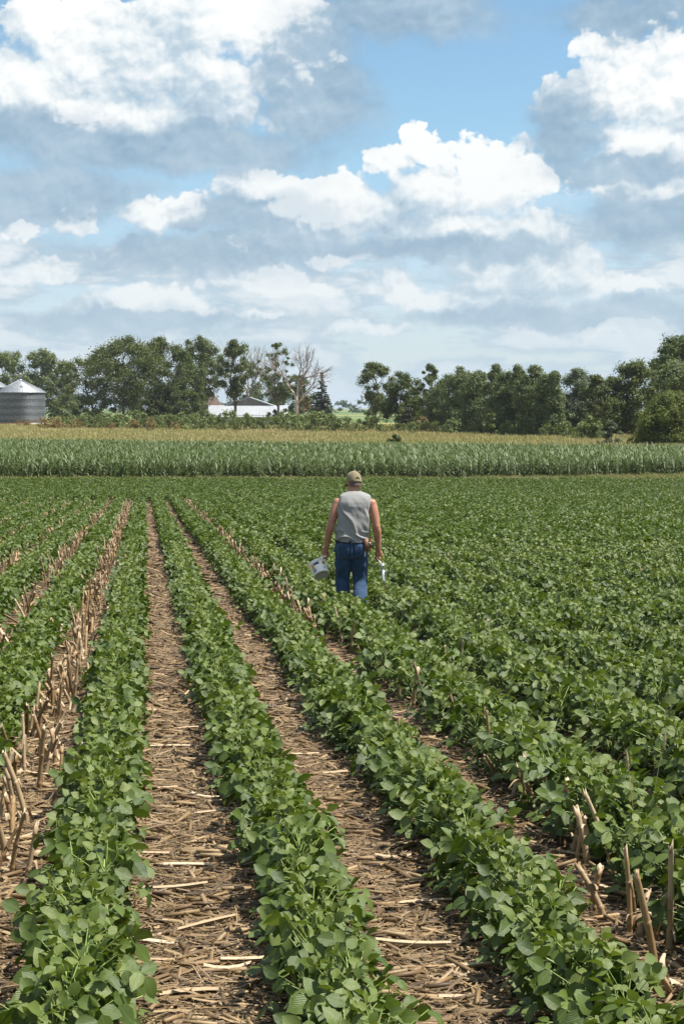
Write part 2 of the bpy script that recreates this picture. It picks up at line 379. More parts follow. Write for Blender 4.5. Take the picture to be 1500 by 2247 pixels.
M['dark'] = leafmat('dark_leaf', [(0.0497, 0.0718, 0.0156), (0.0699, 0.0938, 0.0202), (0.0994, 0.1233, 0.0313)], rough=0.6, trans=0.24, spec=0.22)
M['far_leaf'] = leafmat('light_tree_leaf', [(0.0874, 0.115, 0.0258), (0.115, 0.1426, 0.035), (0.138, 0.1638, 0.046)], rough=0.5, trans=0.22)
M['poplar'] = leafmat('poplar_leaf', [(0.0718, 0.103, 0.0313), (0.103, 0.1334, 0.046), (0.1564, 0.184, 0.0874), (0.0782, 0.1086, 0.0313)], rough=0.6, trans=0.24, spec=0.22)
M['silver'] = leafmat('silver_leaf', [(0.0828, 0.1122, 0.0607), (0.1196, 0.1518, 0.0874), (0.1656, 0.1932, 0.1242), (0.069, 0.1012, 0.046)], rough=0.6, trans=0.24, spec=0.22)
M['yellow'] = leafmat('mulberry_leaf', [(0.0782, 0.103, 0.0166), (0.1012, 0.127, 0.0202), (0.1288, 0.1518, 0.0294), (0.0598, 0.0874, 0.0166)], rough=0.6, trans=0.24, spec=0.22)
M['shrub'] = leafmat('shrub_leaf', [(0.0966, 0.1334, 0.0294), (0.1288, 0.1656, 0.0405), (0.1656, 0.1978, 0.0626), (0.0782, 0.1104, 0.0276)], rough=0.5, trans=0.25)
M['rust'] = leafmat('browned_leaf', [(0.22, 0.14, 0.05), (0.17, 0.11, 0.05), (0.30, 0.20, 0.05), (0.14, 0.13, 0.04)], rough=0.6, trans=0.2)
M['spruce'] = leafmat('spruce_needle', [(0.030, 0.045, 0.022), (0.045, 0.055, 0.028), (0.085, 0.065, 0.042)], rough=0.6, trans=0.08)
M['distant'] = leafmat('distant_leaf', [(0.040, 0.066, 0.026), (0.052, 0.080, 0.030), (0.066, 0.094, 0.036)], rough=0.6, trans=0.15)
M['bark'] = simple('bark', (0.085, 0.066, 0.050), 0.9, nscale=3, var=0.4)
M['pale_bark'] = simple('bare_pale_wood', (0.46, 0.37, 0.29), 0.85, nscale=1.5, var=0.35)
M['dead_twig'] = simple('dead_branch', (0.20, 0.155, 0.12), 0.9, nscale=2, var=0.35)

def ground_material():
    m, q, out = newmat('field_ground')
    ge = q.n('ShaderNodeNewGeometry'); P = ge.outputs['Position']; sp = q.n('ShaderNodeSeparateXYZ', {0: P})
    n1 = q.n('ShaderNodeTexNoise', {'Vector': P, 'Scale': 9.0, 'Detail': 8.0, 'Roughness': 0.7}).outputs[0]
    n2 = q.n('ShaderNodeTexNoise', {'Vector': q.n('ShaderNodeMapping', {0: P, 'Scale': (25, 110, 25), 'Rotation': (0, 0, 0.2)}).outputs[0], 'Scale': 1.0, 'Detail': 4.0}).outputs[0]
    soil = q.ramp(n1, [(0.3, (0.022, 0.017, 0.012)), (0.55, (0.055, 0.041, 0.028)), (0.75, (0.12, 0.088, 0.055))])
    soil = q.mix(q.m('MULTIPLY', q.ss(n2, 0.52, 0.66), 0.8), soil, (0.24, 0.172, 0.095))
    n3 = q.n('ShaderNodeTexNoise', {'Vector': q.n('ShaderNodeMapping', {0: P, 'Scale': (0.05, 0.35, 1)}).outputs[0], 'Scale': 1.0, 'Detail': 6.0, 'Roughness': 0.7}).outputs[0]
    mead = q.ramp(n3, [(0.3, (0.15, 0.165, 0.055)), (0.5, (0.26, 0.22, 0.10)), (0.7, (0.32, 0.26, 0.14))])
    n4 = q.n('ShaderNodeTexNoise', {'Vector': q.n('ShaderNodeMapping', {0: P, 'Scale': (0.002, 0.014, 1)}).outputs[0], 'Scale': 1.0, 'Detail': 3.0}).outputs[0]
    far = q.ramp(n4, [(0.35, (0.075, 0.12, 0.04)), (0.5, (0.10, 0.15, 0.05)), (0.56, (0.26, 0.23, 0.11)), (0.62, (0.09, 0.14, 0.05))])
    c = q.mix(q.ss(sp.outputs[1], 78, 84), soil, mead); c = q.mix(q.ss(sp.outputs[1], 330, 420), c, far)
    bp = q.n('ShaderNodeBump', {'Strength': 0.8, 'Distance': 0.03, 'Height': n1}).outputs[0]
    p = q.n('ShaderNodeBsdfPrincipled', {'Base Color': c, 'Roughness': 0.95, 'Specular IOR Level': 0.15, 'Normal': bp})
    q.t.links.new(p.outputs[0], out.inputs[0]); return m
def build_ground():
    ys = np.r_[np.array([-4000, -2000, -600, -200, -60, -30, -15]), np.arange(-8, 100, 1.0), np.geomspace(100, 4000, 40)]
    xs = np.r_[-np.geomspace(30, 4000, 20)[::-1], np.linspace(-28, 28, 29), np.geomspace(30, 4000, 20)]
    XX, YY = np.meshgrid(xs, ys); V = np.c_[XX.ravel(), YY.ravel(), G(YY.ravel())]; n = len(xs)
    Fc = [(i * n + j, i * n + j + 1, (i + 1) * n + j + 1, (i + 1) * n + j) for i in range(len(ys) - 1) for j in range(n - 1)]
    o = obj('ground', mesh('ground', V, Fc, ground_material())); tag(o, 'straw littered field soil falling away to a flat meadow', kind='structure')
build_ground()

# ------------------------------------------------------------------ crop rows
vp = pix_dir(316, 1021); TH = math.atan2(-vp.x, vp.y)
ROW_D = np.array((-math.sin(TH), math.cos(TH))); ROW_N = np.array((math.cos(TH), math.sin(TH)))
SP = 0.762
def row_L(n): return -0.205 + SP * (n - 1)        # soybean row n: distance right of the camera's own line
def gap_L(n): return row_L(n) + SP / 2            # gap between row n and row n + 1
def row_xy(L, t): return ROW_N * L + ROW_D * t
ROW_END = 61.0                                    # beyond this the end rows run crosswise
def in_view(x, y, mx=1.18, pad=1.6): return abs(x) < 0.2404 * y * mx + pad

# ---- soybean leaf: petiole and three leaflets
def leaflet(L, W, rng, low=False):
    if low:
        V = np.array([(0, 0, 0), (0.5, W / L * 0.5, 0.07), (1, 0, -0.12), (0.5, -W / L * 0.5, 0.07), (0.48, 0, 0)]) * L
        return V, [(0, 4, 1), (4, 2, 1), (0, 3, 4), (3, 2, 4)], np.array([(0, 0), (1, .5), (0, 1), (-1, .5), (0, .5)])
    ts = np.array([0, .22, .5, .78, 1.0]); hw = np.array([0, .42, .5, .31, 0]) * W
    fold = rng.uniform(0.0, 0.34); droop = rng.uniform(-0.05, 0.38); rip = rng.uniform(-.05, .05, 8) * L
    V, UV = [], []
    for t in ts: V.append((t * L, 0, -droop * t * t * L)); UV.append((0, t))
    for sgn in (1, -1):
        for k in (1, 2, 3):
            V.append((ts[k] * L, sgn * hw[k], -droop * ts[k] ** 2 * L + fold * hw[k] + rip[(k + (0 if sgn > 0 else 3))])); UV.append((sgn, ts[k]))
    Fc = []
    for b, fl in ((5, False), (8, True)):
        q = [(0, 1, b), (1, 2, b + 1, b), (2, 3, b + 2, b + 1), (3, 4, b + 2)]
        Fc += [tuple(reversed(f)) if fl else f for f in q]
    return np.array(V), Fc, np.array(UV)
def rotm(ax, a): return np.array(Matrix.Rotation(a, 3, ax))
def trifoliate(Lp, L, rise, rng, low=False, face=0.0):
    """petiole from the origin along +X, then three leaflets; returns verts, faces, uv, material index"""
    V, Fc, UV, FM = [], [], [], []; n = 0
    k = 4 if not low else 2
    t = np.linspace(0, 1, k); pts = np.c_[t * Lp * math.cos(rise), np.zeros(k), t * Lp * math.sin(rise) + 0.12 * Lp * t * (1 - t)]
    if not low:
        r = np.linspace(0.0024, 0.0016, k)
        b = MB().tube(pts, r, 3, cap=False); V.append(b.V()); UV.append(np.zeros((len(b.V()), 2))); Fc += b.f; FM += [1] * len(b.f); n += len(b.V())
    end = pts[-1]; W = L * rng.uniform(0.66, 0.80)
    pit = rng.normal(face, 0.42); rol = rng.normal(0, 0.48); yaw0 = rng.normal(0, 0.3)
    for j, (ya, off, s) in enumerate(((0, 0.018, 1.0), (1.25, 0.002, 0.92), (-1.25, 0.002, 0.92))):
        v, f, uv = leaflet(L * s, W * s, rng, low)
        A = rotm('Z', ya + rng.normal(0, .15)) @ rotm('Y', rng.normal(0.12, .32)) @ rotm('X', rng.normal(0, .36))
        v = v @ A.T + np.array((off, 0, 0))
        B = rotm('Z', yaw0) @ rotm('Y', -pit) @ rotm('X', rol)
        v = v @ B.T + end
        V.append(v); UV.append(uv); Fc += [tuple(i + n for i in q) for q in f]; FM += [0] * len(f); n += len(v)
    return np.vstack(V), Fc, np.vstack(UV), FM
rg = np.random.default_rng(11)
LEAFK = []                                        # (kind: 0 low, 1 middle, 2 top)
for kind in (0, 1, 2):
    for i in range(7):
        Lp = {0: rg.uniform(.10, .17), 1: rg.uniform(.11, .18), 2: rg.uniform(.05, .11)}[kind]
        L = {0: rg.uniform(.044, .057), 1: rg.uniform(.049, .070), 2: rg.uniform(.037, .058)}[kind]
        ri = {0: rg.uniform(.15, .6), 1: rg.uniform(.45, .95), 2: rg.uniform(.9, 1.3)}[kind]
        g = trifoliate(Lp, L, ri, rg, face={0: -.1, 1: 0.0, 2: .25}[kind])
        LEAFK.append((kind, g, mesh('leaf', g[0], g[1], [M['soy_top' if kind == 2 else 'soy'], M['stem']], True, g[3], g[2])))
def plant_layout(rng, nl=30, h=None):
    h = h or rng.uniform(.20, .27); az = rng.uniform(0, 6.28); out = []
    for k in range(nl):
        u = k / (nl - 1); z = h * (0.14 + 0.86 * u); az += math.pi + rng.normal(0, .75)
        kind = 0 if u < .25 else (1 if u < .74 else 2)
        out.append((z, az, kind * 7 + int(rng.integers(7)), rng.uniform(.85, 1.15)))
    return h, out
def stem_mesh(h, rng):
    b = MB(); p = np.array([(0, 0, -0.01), (rng.normal(0, .006), rng.normal(0, .006), h * .5), (rng.normal(0, .01), rng.normal(0, .01), h)])
    return mesh('stem', b.tube(p, (.0038, .0032, .002), 5).V(), b.f, M['stem'])
PLANTS = []
for i in range(8):
    h, lay = plant_layout(rg); PLANTS.append((h, lay, stem_mesh(h, rg)))
def joined_plant(i):
    h, lay, st = PLANTS[i]; V, Fc, UV, FM = [], [], [], []; n = 0
    for (z, az, li, s) in lay:
        g = LEAFK[li][1]; v = (g[0] * s) @ rotm('Z', az).T + np.array((0, 0, z))
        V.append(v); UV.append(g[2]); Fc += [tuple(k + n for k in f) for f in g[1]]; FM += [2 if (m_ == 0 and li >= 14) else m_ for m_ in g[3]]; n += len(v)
    b = MB().tube([(0, 0, -.01), (0, 0, h)], (.0036, .002), 4); V.append(b.V()); UV.append(np.zeros((len(b.V()), 2))); Fc += [tuple(k + n for k in f) for f in b.f]; FM += [1] * len(b.f)
    return mesh('soybean_plant', np.vstack(V), Fc, [M['soy'], M['stem'], M['soy_top']], True, FM, np.vstack(UV))
def far_plant(rng):
    h, lay = plant_layout(rng, 22); V, Fc = [], []; n = 0
    for (z, az, li, s) in lay:
        kind = li // 7
        v, f, uv, fm = trifoliate((.14, .15, .08)[kind], (.058, .072, .060)[kind], (.4, .7, 1.1)[kind], rng, True)
        v = (v * s) @ rotm('Z', az).T + np.array((0, 0, z)); V.append(v); Fc += [tuple(k + n for k in q) for q in f]; n += len(v)
    return mesh('soybean_plant', np.vstack(V), Fc, M['soy_far'], True)

rows = {}
rr = np.random.default_rng(5)
ALL = []                                          # x, y, row, lateral jitter included
for n in range(-24, 40):
    L = row_L(n); t = 2.2 + rr.uniform(0, .1)
    wob = rr.uniform(0, 10)
    while t < ROW_END + 3:
        lat = L + rr.normal(0, .030 if n < 4 else .085) + 0.020 * math.sin(t * 0.9 + wob)
        p = row_xy(lat, t)
        if p[1] > 1.8 and p[1] < ROW_END and in_view(p[0], p[1]):
            # uneven stand: a few thin spots
            if rr.random() > 0.02: ALL.append((p[0], p[1], n, t))
        t += (0.088 if n < 4 else 0.082) * rr.uniform(.7, 1.3)
ALL.sort(key=lambda a: a[1])
def proj(x, y, z):
    c, s = math.cos(PITCH), math.sin(PITCH); dz = z - EYE
    depth = y * c + dz * s; v = -y * s + dz * c
    return 750 + F * x / depth, 1123.5 - F * v / depth
near, rest = [], []
for a in ALL:
    px, py = proj(a[0], a[1], float(G(a[1])) + .25)
    if len(near) < 300 and -40 < px < 1540 and py < 2330: near.append(a)
    else: rest.append(a)
def row_name(n):
    return {0: 'row left of the tall stubble line', 1: 'row left of the first straw path',
            2: 'row between the two straw paths', 3: 'row right of the second straw path'}.get(
            n, 'dense rows on the right' if n > 3 else 'rows at far left')
def size_f(n, t): return (1.02 + 0.10 * noise.noise(Vector((n * 3.1, t * 0.55, 0)))) * (1.03 if 4 <= n < 90 else 1.0) * float(np.interp(t, [3.0, 12.0], [0.92, 1.0]) if n < 4 else 1.0)
for (x, y, n, t) in near:
    h, lay, st = PLANTS[int(rr.integers(8))]
    e = empty('soybean_plant', gp(x, y), rr.uniform(0, 6.28)); s = size_f(n, t) * rr.uniform(.88, 1.14); e.scale = (s, s, s)
    e.rotation_euler[0] = rr.normal(0, .09); e.rotation_euler[1] = rr.normal(0, .09)
    zone = ' nearest the camera' if y < 5.6 else (' middle stretch' if y < 7.0 else ' farther along')
    tag(e, 'green soybean plant in the ' + row_name(n) + ',' + zone, 'soybean', 'soybean plants in the ' + row_name(n) + zone)
    obj('stem', st, e)
    for (z, az, li, ls) in lay:
        obj('leaf', LEAFK[li][2], e, loc=(0, 0, z), rot=(rr.normal(0, .06), rr.normal(0, .06), az), scl=(ls, ls, ls))
# the rest of the field: one mass
def sc_arrays(lst, rng, tilt=.09, smin=.88, smax=1.14, scale_fn=None):
    P = np.array([(a[0], a[1], float(G(a[1]))) for a in lst])
    Rr = np.c_[rng.normal(0, tilt, len(lst)), rng.normal(0, tilt, len(lst)), rng.uniform(0, 6.28, len(lst))]
    S = rng.uniform(smin, smax, len(lst))
    if scale_fn: S = S * np.array([scale_fn(a) for a in lst])
    return P, Rr, S
midl = [a for a in rest if a[1] < 27]; farl = [a for a in rest if a[1] >= 27]
P_, R_, S_ = sc_arrays(midl, rr, scale_fn=lambda a: size_f(a[2], a[3]))
scatter('soybean_rows', P_, R_, S_, rr.integers(0, 8, len(midl)), [proto('soybean_plant_kind', joined_plant(i)) for i in range(8)], 'dense green soybean rows around and behind the walking man', 'soybeans')
# crosswise end rows
yy = ROW_END + .4
while yy < 79.2:
    xx = -0.2404 * yy * 1.18 - 2
    while xx < 0.2404 * yy * 1.18 + 2:
        edge = 79.2 + (0.35 * max(0, xx)) * .1
        farl.append((xx, yy + rr.normal(0, .05), 99, xx)); xx += 0.105 * rr.uniform(.7, 1.3)
    yy += SP * .9
P_, R_, S_ = sc_arrays(farl, rr, scale_fn=lambda a: size_f(a[2], a[3]) * 1.06)
scatter('soybean_field', P_, R_, S_, rr.integers(0, 10, len(farl)), [proto('soybean_plant_far_kind', far_plant(rg)) for i in range(10)], 'far soybean field reaching to the corn', 'soybeans')

# ------------------------------------------------------------------ corn stubble
def stub_meshes(rng):
    H = rng.uniform(.20, .42); r0 = rng.uniform(.009, .0155); seg = 8
    bend = rng.normal(0, .035, 2); nod = [0.05 + rng.uniform(0, .03)]
    while nod[-1] < H: nod.append(nod[-1] + rng.uniform(.11, .16))
    zs = sorted(set([-.03, 0.0] + list(np.linspace(0.02, H, 6)) + [z + d for z in nod if z + .01 < H for d in (-.008, 0, .008)]))
    zs = [z for z in zs if z <= H]
    rad = [r0 * (1.12 - .25 * max(z, 0) / H) * (1.22 if any(abs(z - q) < 1e-6 for q in nod) else 1.0) * (1.35 if z <= 0 else 1) for z in zs]
    pts = np.array([(bend[0] * (max(z, 0) / H) ** 1.5, bend[1] * (max(z, 0) / H) ** 1.5, z) for z in zs])
    b = MB().tube(pts, rad, seg, cap=False, ell=(1, rng.uniform(.72, .95)))
    V = b.V(); Fc = list(b.f); fm = [0] * len(Fc); n = len(zs)
    top = (n - 1) * seg; V[top:top + seg, 2] += rng.uniform(-.02, .022, seg)
    c = V[top:top + seg].mean(0); inner = c + (V[top:top + seg] - c) * .62; inner[:, 2] -= .012
    k = len(V); V = np.vstack([V, inner, [c - (0, 0, .03)]])
    for j in range(seg):
        j2 = (j + 1) % seg
        Fc.append((top + j, top + j2, k + j2, k + j)); fm.append(1); Fc.append((k + j, k + j2, k + seg)); fm.append(1)
    st = mesh('stalk', V, Fc, [M['stalk'], M['pith']], True, fm)
    hb = MB()
    for i in range(int(rng.integers(1, 4))):      # torn leaf sheath strips
        a = rng.uniform(0, 6.28); z0 = rng.uniform(.03, H * .6); Ls = rng.uniform(.08, .22); wd = rng.uniform(.008, .02)
        kk = np.linspace(0, 1, 6); out = rng.uniform(.01, .11); upf = rng.uniform(-.5, 1.0)
        P = np.c_[np.cos(a) * (r0 * 1.05 + out * kk ** 2), np.sin(a) * (r0 * 1.05 + out * kk ** 2), z0 + Ls * upf * kk - .08 * kk ** 3]
        T = np.array((-math.sin(a), math.cos(a), 0)); tw = rng.normal(0, .8)
        Vs, Fs = [], []
        for q_, (p, u) in enumerate(zip(P, kk)):
            w = wd * (1 - .75 * u); d = T * math.cos(tw * u) + np.array((0, 0, 1)) * math.sin(tw * u)
            Vs += [p - d * w, p + np.array((math.cos(a), math.sin(a), 0)) * w * .35, p + d * w]
        for q_ in range(5):
            for e_ in (0, 1): Fs.append((q_ * 3 + e_, q_ * 3 + e_ + 1, q_ * 3 + 4 + e_, q_ * 3 + 3 + e_))
        hb.add(Vs, Fs)
    hu = mesh('husk', hb.V(), hb.f, M['husk'], True)
    return st, hu
rs = np.random.default_rng(21)
STUB = [stub_meshes(rs) for _ in range(12)]
stubs = []; MANXY = on_ground(790, 1362)
dens = {0: 10.0, -1: 8.0, -2: 6.5, -3: 5.0, -4: 4.0, -5: 3.5, -6: 3.0, -7: 2.5, 3: 6.0}
for g in range(-16, 26):
    d = dens.get(g, 0.55 if g > 3 else (0.0 if g in (1, 2) else 2.0))
    if d == 0: continue
    t = 2.4
    while t < ROW_END - 2:
        t += rs.exponential(1 / d)
        cl = noise.noise(Vector((g * 7.3, t * .35, 2.0)))
        if g == 3 and (cl < -0.3 or t < 13): continue
        if g > 3 and cl < 0.1: continue
        if g == 0 and (cl < -.45 or (t > 11 and rs.random() < .3)): continue
        if g < 0 and cl < -0.05: continue
        p = row_xy(gap_L(g) + rs.normal(-.03 if g == 0 else 0, .085 if g == 0 else .05), t)
        if p[1] > 2.4 and in_view(p[0], p[1], 1.1, .6): (abs(p[0] - MANXY[0]) > .5 or abs(p[1] - MANXY[1]) > 1.0) and stubs.append((p[0], p[1], g, t))
for (px_, py_) in ((1350, 1935), (1300, 2010), (1325, 2020), (1392, 2050), (1405, 2070), (1432, 2075), (1466, 2085), (1256, 1880), (1266, 1895), (1288, 1905), (1478, 2190), (1440, 2180), (1000, 1612), (962, 1605), (931, 1580), (850, 1510), (803, 1468), (768, 1440), (752, 1415), (1095, 1712), (1080, 1700), (630, 1310), (1010, 1625), (1380, 2060), (880, 1540), (905, 1560), (1045, 1660), (1060, 1670), (1130, 1745), (1150, 1760), (1195, 1800), (1205, 1815), (1235, 1850), (720, 1390), (700, 1370), (1180, 1795)):
    p = on_ground(px_, py_); stubs.append((p.x, p.y, 3, p.y))
stubs.sort(key=lambda a: a[1])
def gap_name(g):
    return {0: 'thick left stubble line', 3: 'stubble line right of second path'}.get(
        g, 'thin stubble lines at far left' if g < 0 else 'closed rows on the right')
ks = 0; far_st = []
for a in stubs:
    px, py = proj(a[0], a[1], float(G(a[1])) + .2)
    if ks < 300 and -30 < px < 1530:
        ks += 1; i = int(rs.integers(12)); lean = .14 if a[2] == 0 else .09
        o = obj('corn_stub', STUB[i][0], loc=gp(a[0], a[1]), rot=(rs.normal(0, lean), rs.normal(0, lean), rs.uniform(0, 6.28)))
        s = rs.uniform(.55, 1.15); o.scale = (1, 1, s)
        if rs.random() < .10: o.rotation_euler[0] += rs.choice((-1, 1)) * .7
        zone = ', nearest the camera' if a[1] < 8 else (', midway to the man' if a[1] < 14 else ', level with the man')
        tag(o, 'dry tan corn stub in the ' + gap_name(a[2]) + zone, 'corn stub', 'corn stubs in the ' + gap_name(a[2]) + zone)
        obj('husk', STUB[i][1], o)
    else: far_st.append(a)
if far_st:
    P_, R_, S_ = sc_arrays(far_st, rs, .17, .8, 1.15)
    pr = []
    for st, hu in STUB:
        V = np.array([v.co for v in st.vertices]); V2 = np.array([v.co for v in hu.vertices])
        pr.append(proto('corn_stub_kind', mesh('corn_stub', np.vstack([V, V2]), [tuple(p.vertices) for p in st.polygons] + [tuple(k + len(V) for k in p.vertices) for p in hu.polygons], M['stalk'])))
    scatter('corn_stubble', P_, R_, S_, rs.integers(0, 12, len(far_st)), pr, 'far lines of dry corn stubble between soybean rows', 'corn stubble')

# ------------------------------------------------------------------ straw litter in the gaps
def ribbon(L, w, rng, curl, thick=0.0):
    k = 5; u = np.linspace(0, 1, k); a = rng.normal(0, curl); V, Fc = [], []
    x = (u - .5) * L; z = 0.012 * L * 10 * (u - .5) ** 2 * rng.uniform(-.4, 1.0) + .004; y = a * L * (u - .5) ** 2
    for i in range(k):
        ww = w * (1 - .6 * abs(u[i] - .4)); V += [(x[i], y[i] - ww, z[i]), (x[i], y[i], z[i] + w * .45), (x[i], y[i] + ww, z[i])]
    for i in range(k - 1):
        for e in (0, 1): Fc.append((i * 3 + e, i * 3 + e + 1, i * 3 + 4 + e, i * 3 + 3 + e))
    return V, Fc
lit = []
M['litter'] = strawmat('straw_litter', [(0.2094, 0.1328, 0.057), (0.0867, 0.0532, 0.0258), (0.3393, 0.2452, 0.1326), (0.1516, 0.094, 0.0414), (0.0433, 0.0286, 0.0181), (0.2454, 0.1635, 0.0764), (0.1083, 0.0681, 0.0336)], stretch=(4, 40, 40))
for i in range(14): lit.append(mesh('straw', *ribbon(rs.uniform(.05, .17), rs.uniform(.0008, .0019), rs, .35), M['litter']))
for i in range(3): lit.append(mesh('husk_strip', *ribbon(rs.uniform(.08, .2), rs.uniform(.004, .009), rs, .3), M['litter']))
for i in range(1):
    b = MB().tube([(-.06, 0, .008), (0, rs.normal(0, .004), .009), (.05, 0, .008)], (.007, .0075, .0065), 6); lit.append(mesh('stalk_bit', b.V(), b.f, M['litter']))
for i in range(9): lit.append(mesh('chip', *ribbon(rs.uniform(.015, .05), rs.uniform(.0012, .005), rs, .3), M['litter']))
Pl, Rl, Sl = [], [], []
def litter(g, t0, t1, dpm2, half, sc):
    n = int(dpm2 * (t1 - t0) * 2 * half); L = gap_L(g) + np.clip(rs.normal(0, half * .6, n), -half * 1.25, half * 1.25); t = rs.uniform(t0, t1, n)
    X = ROW_N[0] * L + ROW_D[0] * t; Y = ROW_N[1] * L + ROW_D[1] * t
    k = (np.abs(X) < .2404 * Y * 1.15 + 1.0) & (Y > 2.2); X, Y = X[k], Y[k]; n = len(X)
    Pl.append(np.c_[X, Y, G(Y) + rs.uniform(0.0, .030, n)])
    yaw = np.where(rs.random(n) < .5, rs.normal(0.1, .45, n), rs.uniform(-1.6, 1.6, n))
    Rl.append(np.c_[rs.normal(0, .35, n), rs.normal(0, .16, n), yaw]); Sl.append(rs.uniform(.6, 1.35, n) * sc)
for g in range(-4, 7):
    op = g in (0, 1, 2)
    litter(g, 2.4, 9, 4300 if op else 1900, .32 if op else .2, 1.0)
    litter(g, 9, 20, 2000 if op else 800, .28 if op else .18, 1.3)
    litter(g, 20, 60, 330 if op else 120, .26 if op else .16, 2.0)
Pl, Rl, Sl = map(np.concatenate, (Pl, Rl, Sl))
scatter('straw_litter', Pl, Rl, Sl, rs.integers(0, len(lit), len(Pl)), [proto('straw_kind', m) for m in lit], 'broken straw and husk litter covering the soil between rows', 'straw')

# fallen stalk pieces that one can pick out
def fallen_mesh(rng):
    L = rng.uniform(.16, .42); r = rng.uniform(.008, .013); k = np.linspace(-.5, .5, 9); b = MB()
    rad = np.full(9, r); rad[[2, 6]] *= 1.2
    b.tube(np.c_[k * L, rng.normal(0, .02) * (k ** 2) * 4, np.full(9, r * .9)], rad, 7, ell=(1, .8))
    v, f = ribbon(L * .7, .012, rng, .3); v = np.array(v); v[:, 2] += r * 1.2; v[:, 0] += L * .2
    n = len(b.f); b.add(v, f, 1)
    return mesh('fallen_stalk', b.V(), b.f, [M['stalk'], M['husk']], True, b.fm)
FAL = [fallen_mesh(rs) for _ in range(7)]
fall = [(345, 1735, .05), (430, 1752, -.35), (385, 1905, -.1), (340, 1960, -.05), (410, 2045, .55), (330, 2075, .1), (440, 1790, .3), (320, 1880, -.2), (470, 2140, .12), (380, 2190, .15),
        (520, 2120, .3), (350, 1640, .0), (400, 1600, .1), (330, 1560, -.1), (345, 1480, .05), (840, 1890, .12), (900, 1990, .1), (860, 2080, -.3), (1010, 2130, .1), (980, 2200, .05), (780, 1800, -.2),
        (720, 1700, .1), (660, 1600, -.05), (640, 1660, .3), (60, 1700, -.7), (30, 1590, .9), (100, 1640, .3), (50, 1790, -.4), (120, 1500, .6), (20, 1850, .2), (140, 1420, -.5), (1330, 1960, -.4), (1390, 2010, .3), (1450, 1990, .1), (1260, 1880, -.6)]
for k, (px, py, yaw) in enumerate(fall):
    p = on_ground(px, py + 8); o = obj('fallen_corn_stalk', FAL[k % 7], loc=(p.x, p.y, p.z + .022), rot=(rs.normal(0, .1), rs.normal(0, .08), yaw))
    wh = 'second straw path' if 600 < px < 1100 else ('stubble on the right' if px > 1100 else ('stubble at the left edge' if px < 200 else 'left straw path'))
    tag(o, 'fallen piece of dry corn stalk lying in the ' + wh, 'corn stalk', 'fallen stalks in the ' + wh)
# two dry foxtail heads above the leaves on the right
for px, py, lean in ((1425, 1735, .5), (1392, 1800, -.35)):
    p = on_ground(px, py + 150); e = empty('foxtail_grass', (p.x, p.y, p.z)); top = np.array((lean * .12, 0, .58)); b = MB()
    b.tube(catmull([(0, 0, 0), (lean * .03, 0, .3), top * .93]), .0012, 4); b.build('stem', M['husk'], e)
    b = MB(); b.tube([top * .86, top * .93, top], (.003, .0065, .001), 6)
    for j in range(50):
        u = rs.uniform(0, 1); a = rs.uniform(0, 6.28); c = top * (.86 + .13 * u); d = np.array((math.cos(a) * .6 + lean * .3, math.sin(a) * .6, .9)) * .022
        w = np.array((-math.sin(a), math.cos(a), 0)) * .0006; b.add([c - w, c + w, c + d], [(0, 1, 2)])
    b.build('seed_head', M['husk'], e, smooth=False)
    tag(e, 'dry foxtail grass head above soybean leaves, leaning ' + ('right' if lean > 0 else 'left'), 'grass')

# ------------------------------------------------------------------ corn
def corn_plant(rng):
    b = MB(); H = rng.uniform(1.0, 1.2); b.tube([(0, 0, 0), (0, 0, H * .8)], (.014, .007), 5, 0)
    az = rng.uniform(0, 6.28)
    for k in range(13):
        u = k / 12; z0 = H * (.10 + .66 * u); az += math.pi + rng.normal(0, .3); L = rng.uniform(.5, .75) * (1 - .35 * abs(u - .55)); wd = .031 * (1.1 - .3 * u)
        up = rng.uniform(.9, 1.25) + .2 * u; dr = rng.uniform(.7, 1.35) * (1.1 - .55 * u); m = 6; V, Fc = [], []
        for i in range(m):
            t = i / (m - 1); an = up - dr * 1.9 * t ** 1.4
            if i == 0: p = np.array((0.0, 0.0))
            else: p = p + L / (m - 1) * np.array((math.cos(an), math.sin(an)))
            w = wd * math.sin(math.pi * (0.18 + .82 * t)) ** .7 if t < 1 else 0.002
            c, s = math.cos(az), math.sin(az); base = np.array((c * p[0], s * p[0], z0 + p[1])); T = np.array((-s, c, 0)) * w
            V += [base - T + (0, 0, w * .3), base, base + T + (0, 0, w * .3)]
        for i in range(m - 1):
            for e in (0, 1): Fc.append((i * 3 + e, i * 3 + e + 1, i * 3 + 4 + e, i * 3 + 3 + e))
        b.add(V, Fc)
    return mesh('corn_plant', b.V(), b.f, M['corn'])
rc = np.random.default_rng(31); CORN = [corn_plant(rc) for _ in range(8)]
def corn_front(x): return 82.2 + .30 * max(0, x - 6) + .05 * max(0, -x - 8)
def corn_back(x): return 124 - .30 * x if x > -4 else 124 - .5 * (x + 4)
cp = []
x = -34.0
while x < 34:
    y = corn_front(x) + rc.normal(0, .5)
    while y < corn_back(x):
        if in_view(x, y, 1.15, 2): cp.append((x + rc.normal(0, .03), y))
        y += .19 * rc.uniform(.7, 1.3)
    x += SP * .8
cp.sort(key=lambda a: a[1] - corn_front(a[0]))
kc = 0; rest_c = []
for (x, y) in cp:
    if kc < 300 and abs(x) < .2404 * y:
        kc += 1; s = rc.uniform(.75, 1.15)
        o = obj('corn_plant', CORN[int(rc.integers(8))], loc=gp(x, y), rot=(rc.normal(0, .05), rc.normal(0, .05), rc.uniform(0, 6.28)), scl=(s, s, s))
        zone = 'left third' if x < -6.5 else ('stretch behind the man' if x < 6.5 else 'right third')
        tag(o, 'green corn plant at the near edge of the corn field, ' + zone, 'corn plant', 'corn plants along the near edge, ' + zone)
    else: rest_c.append((x, y))
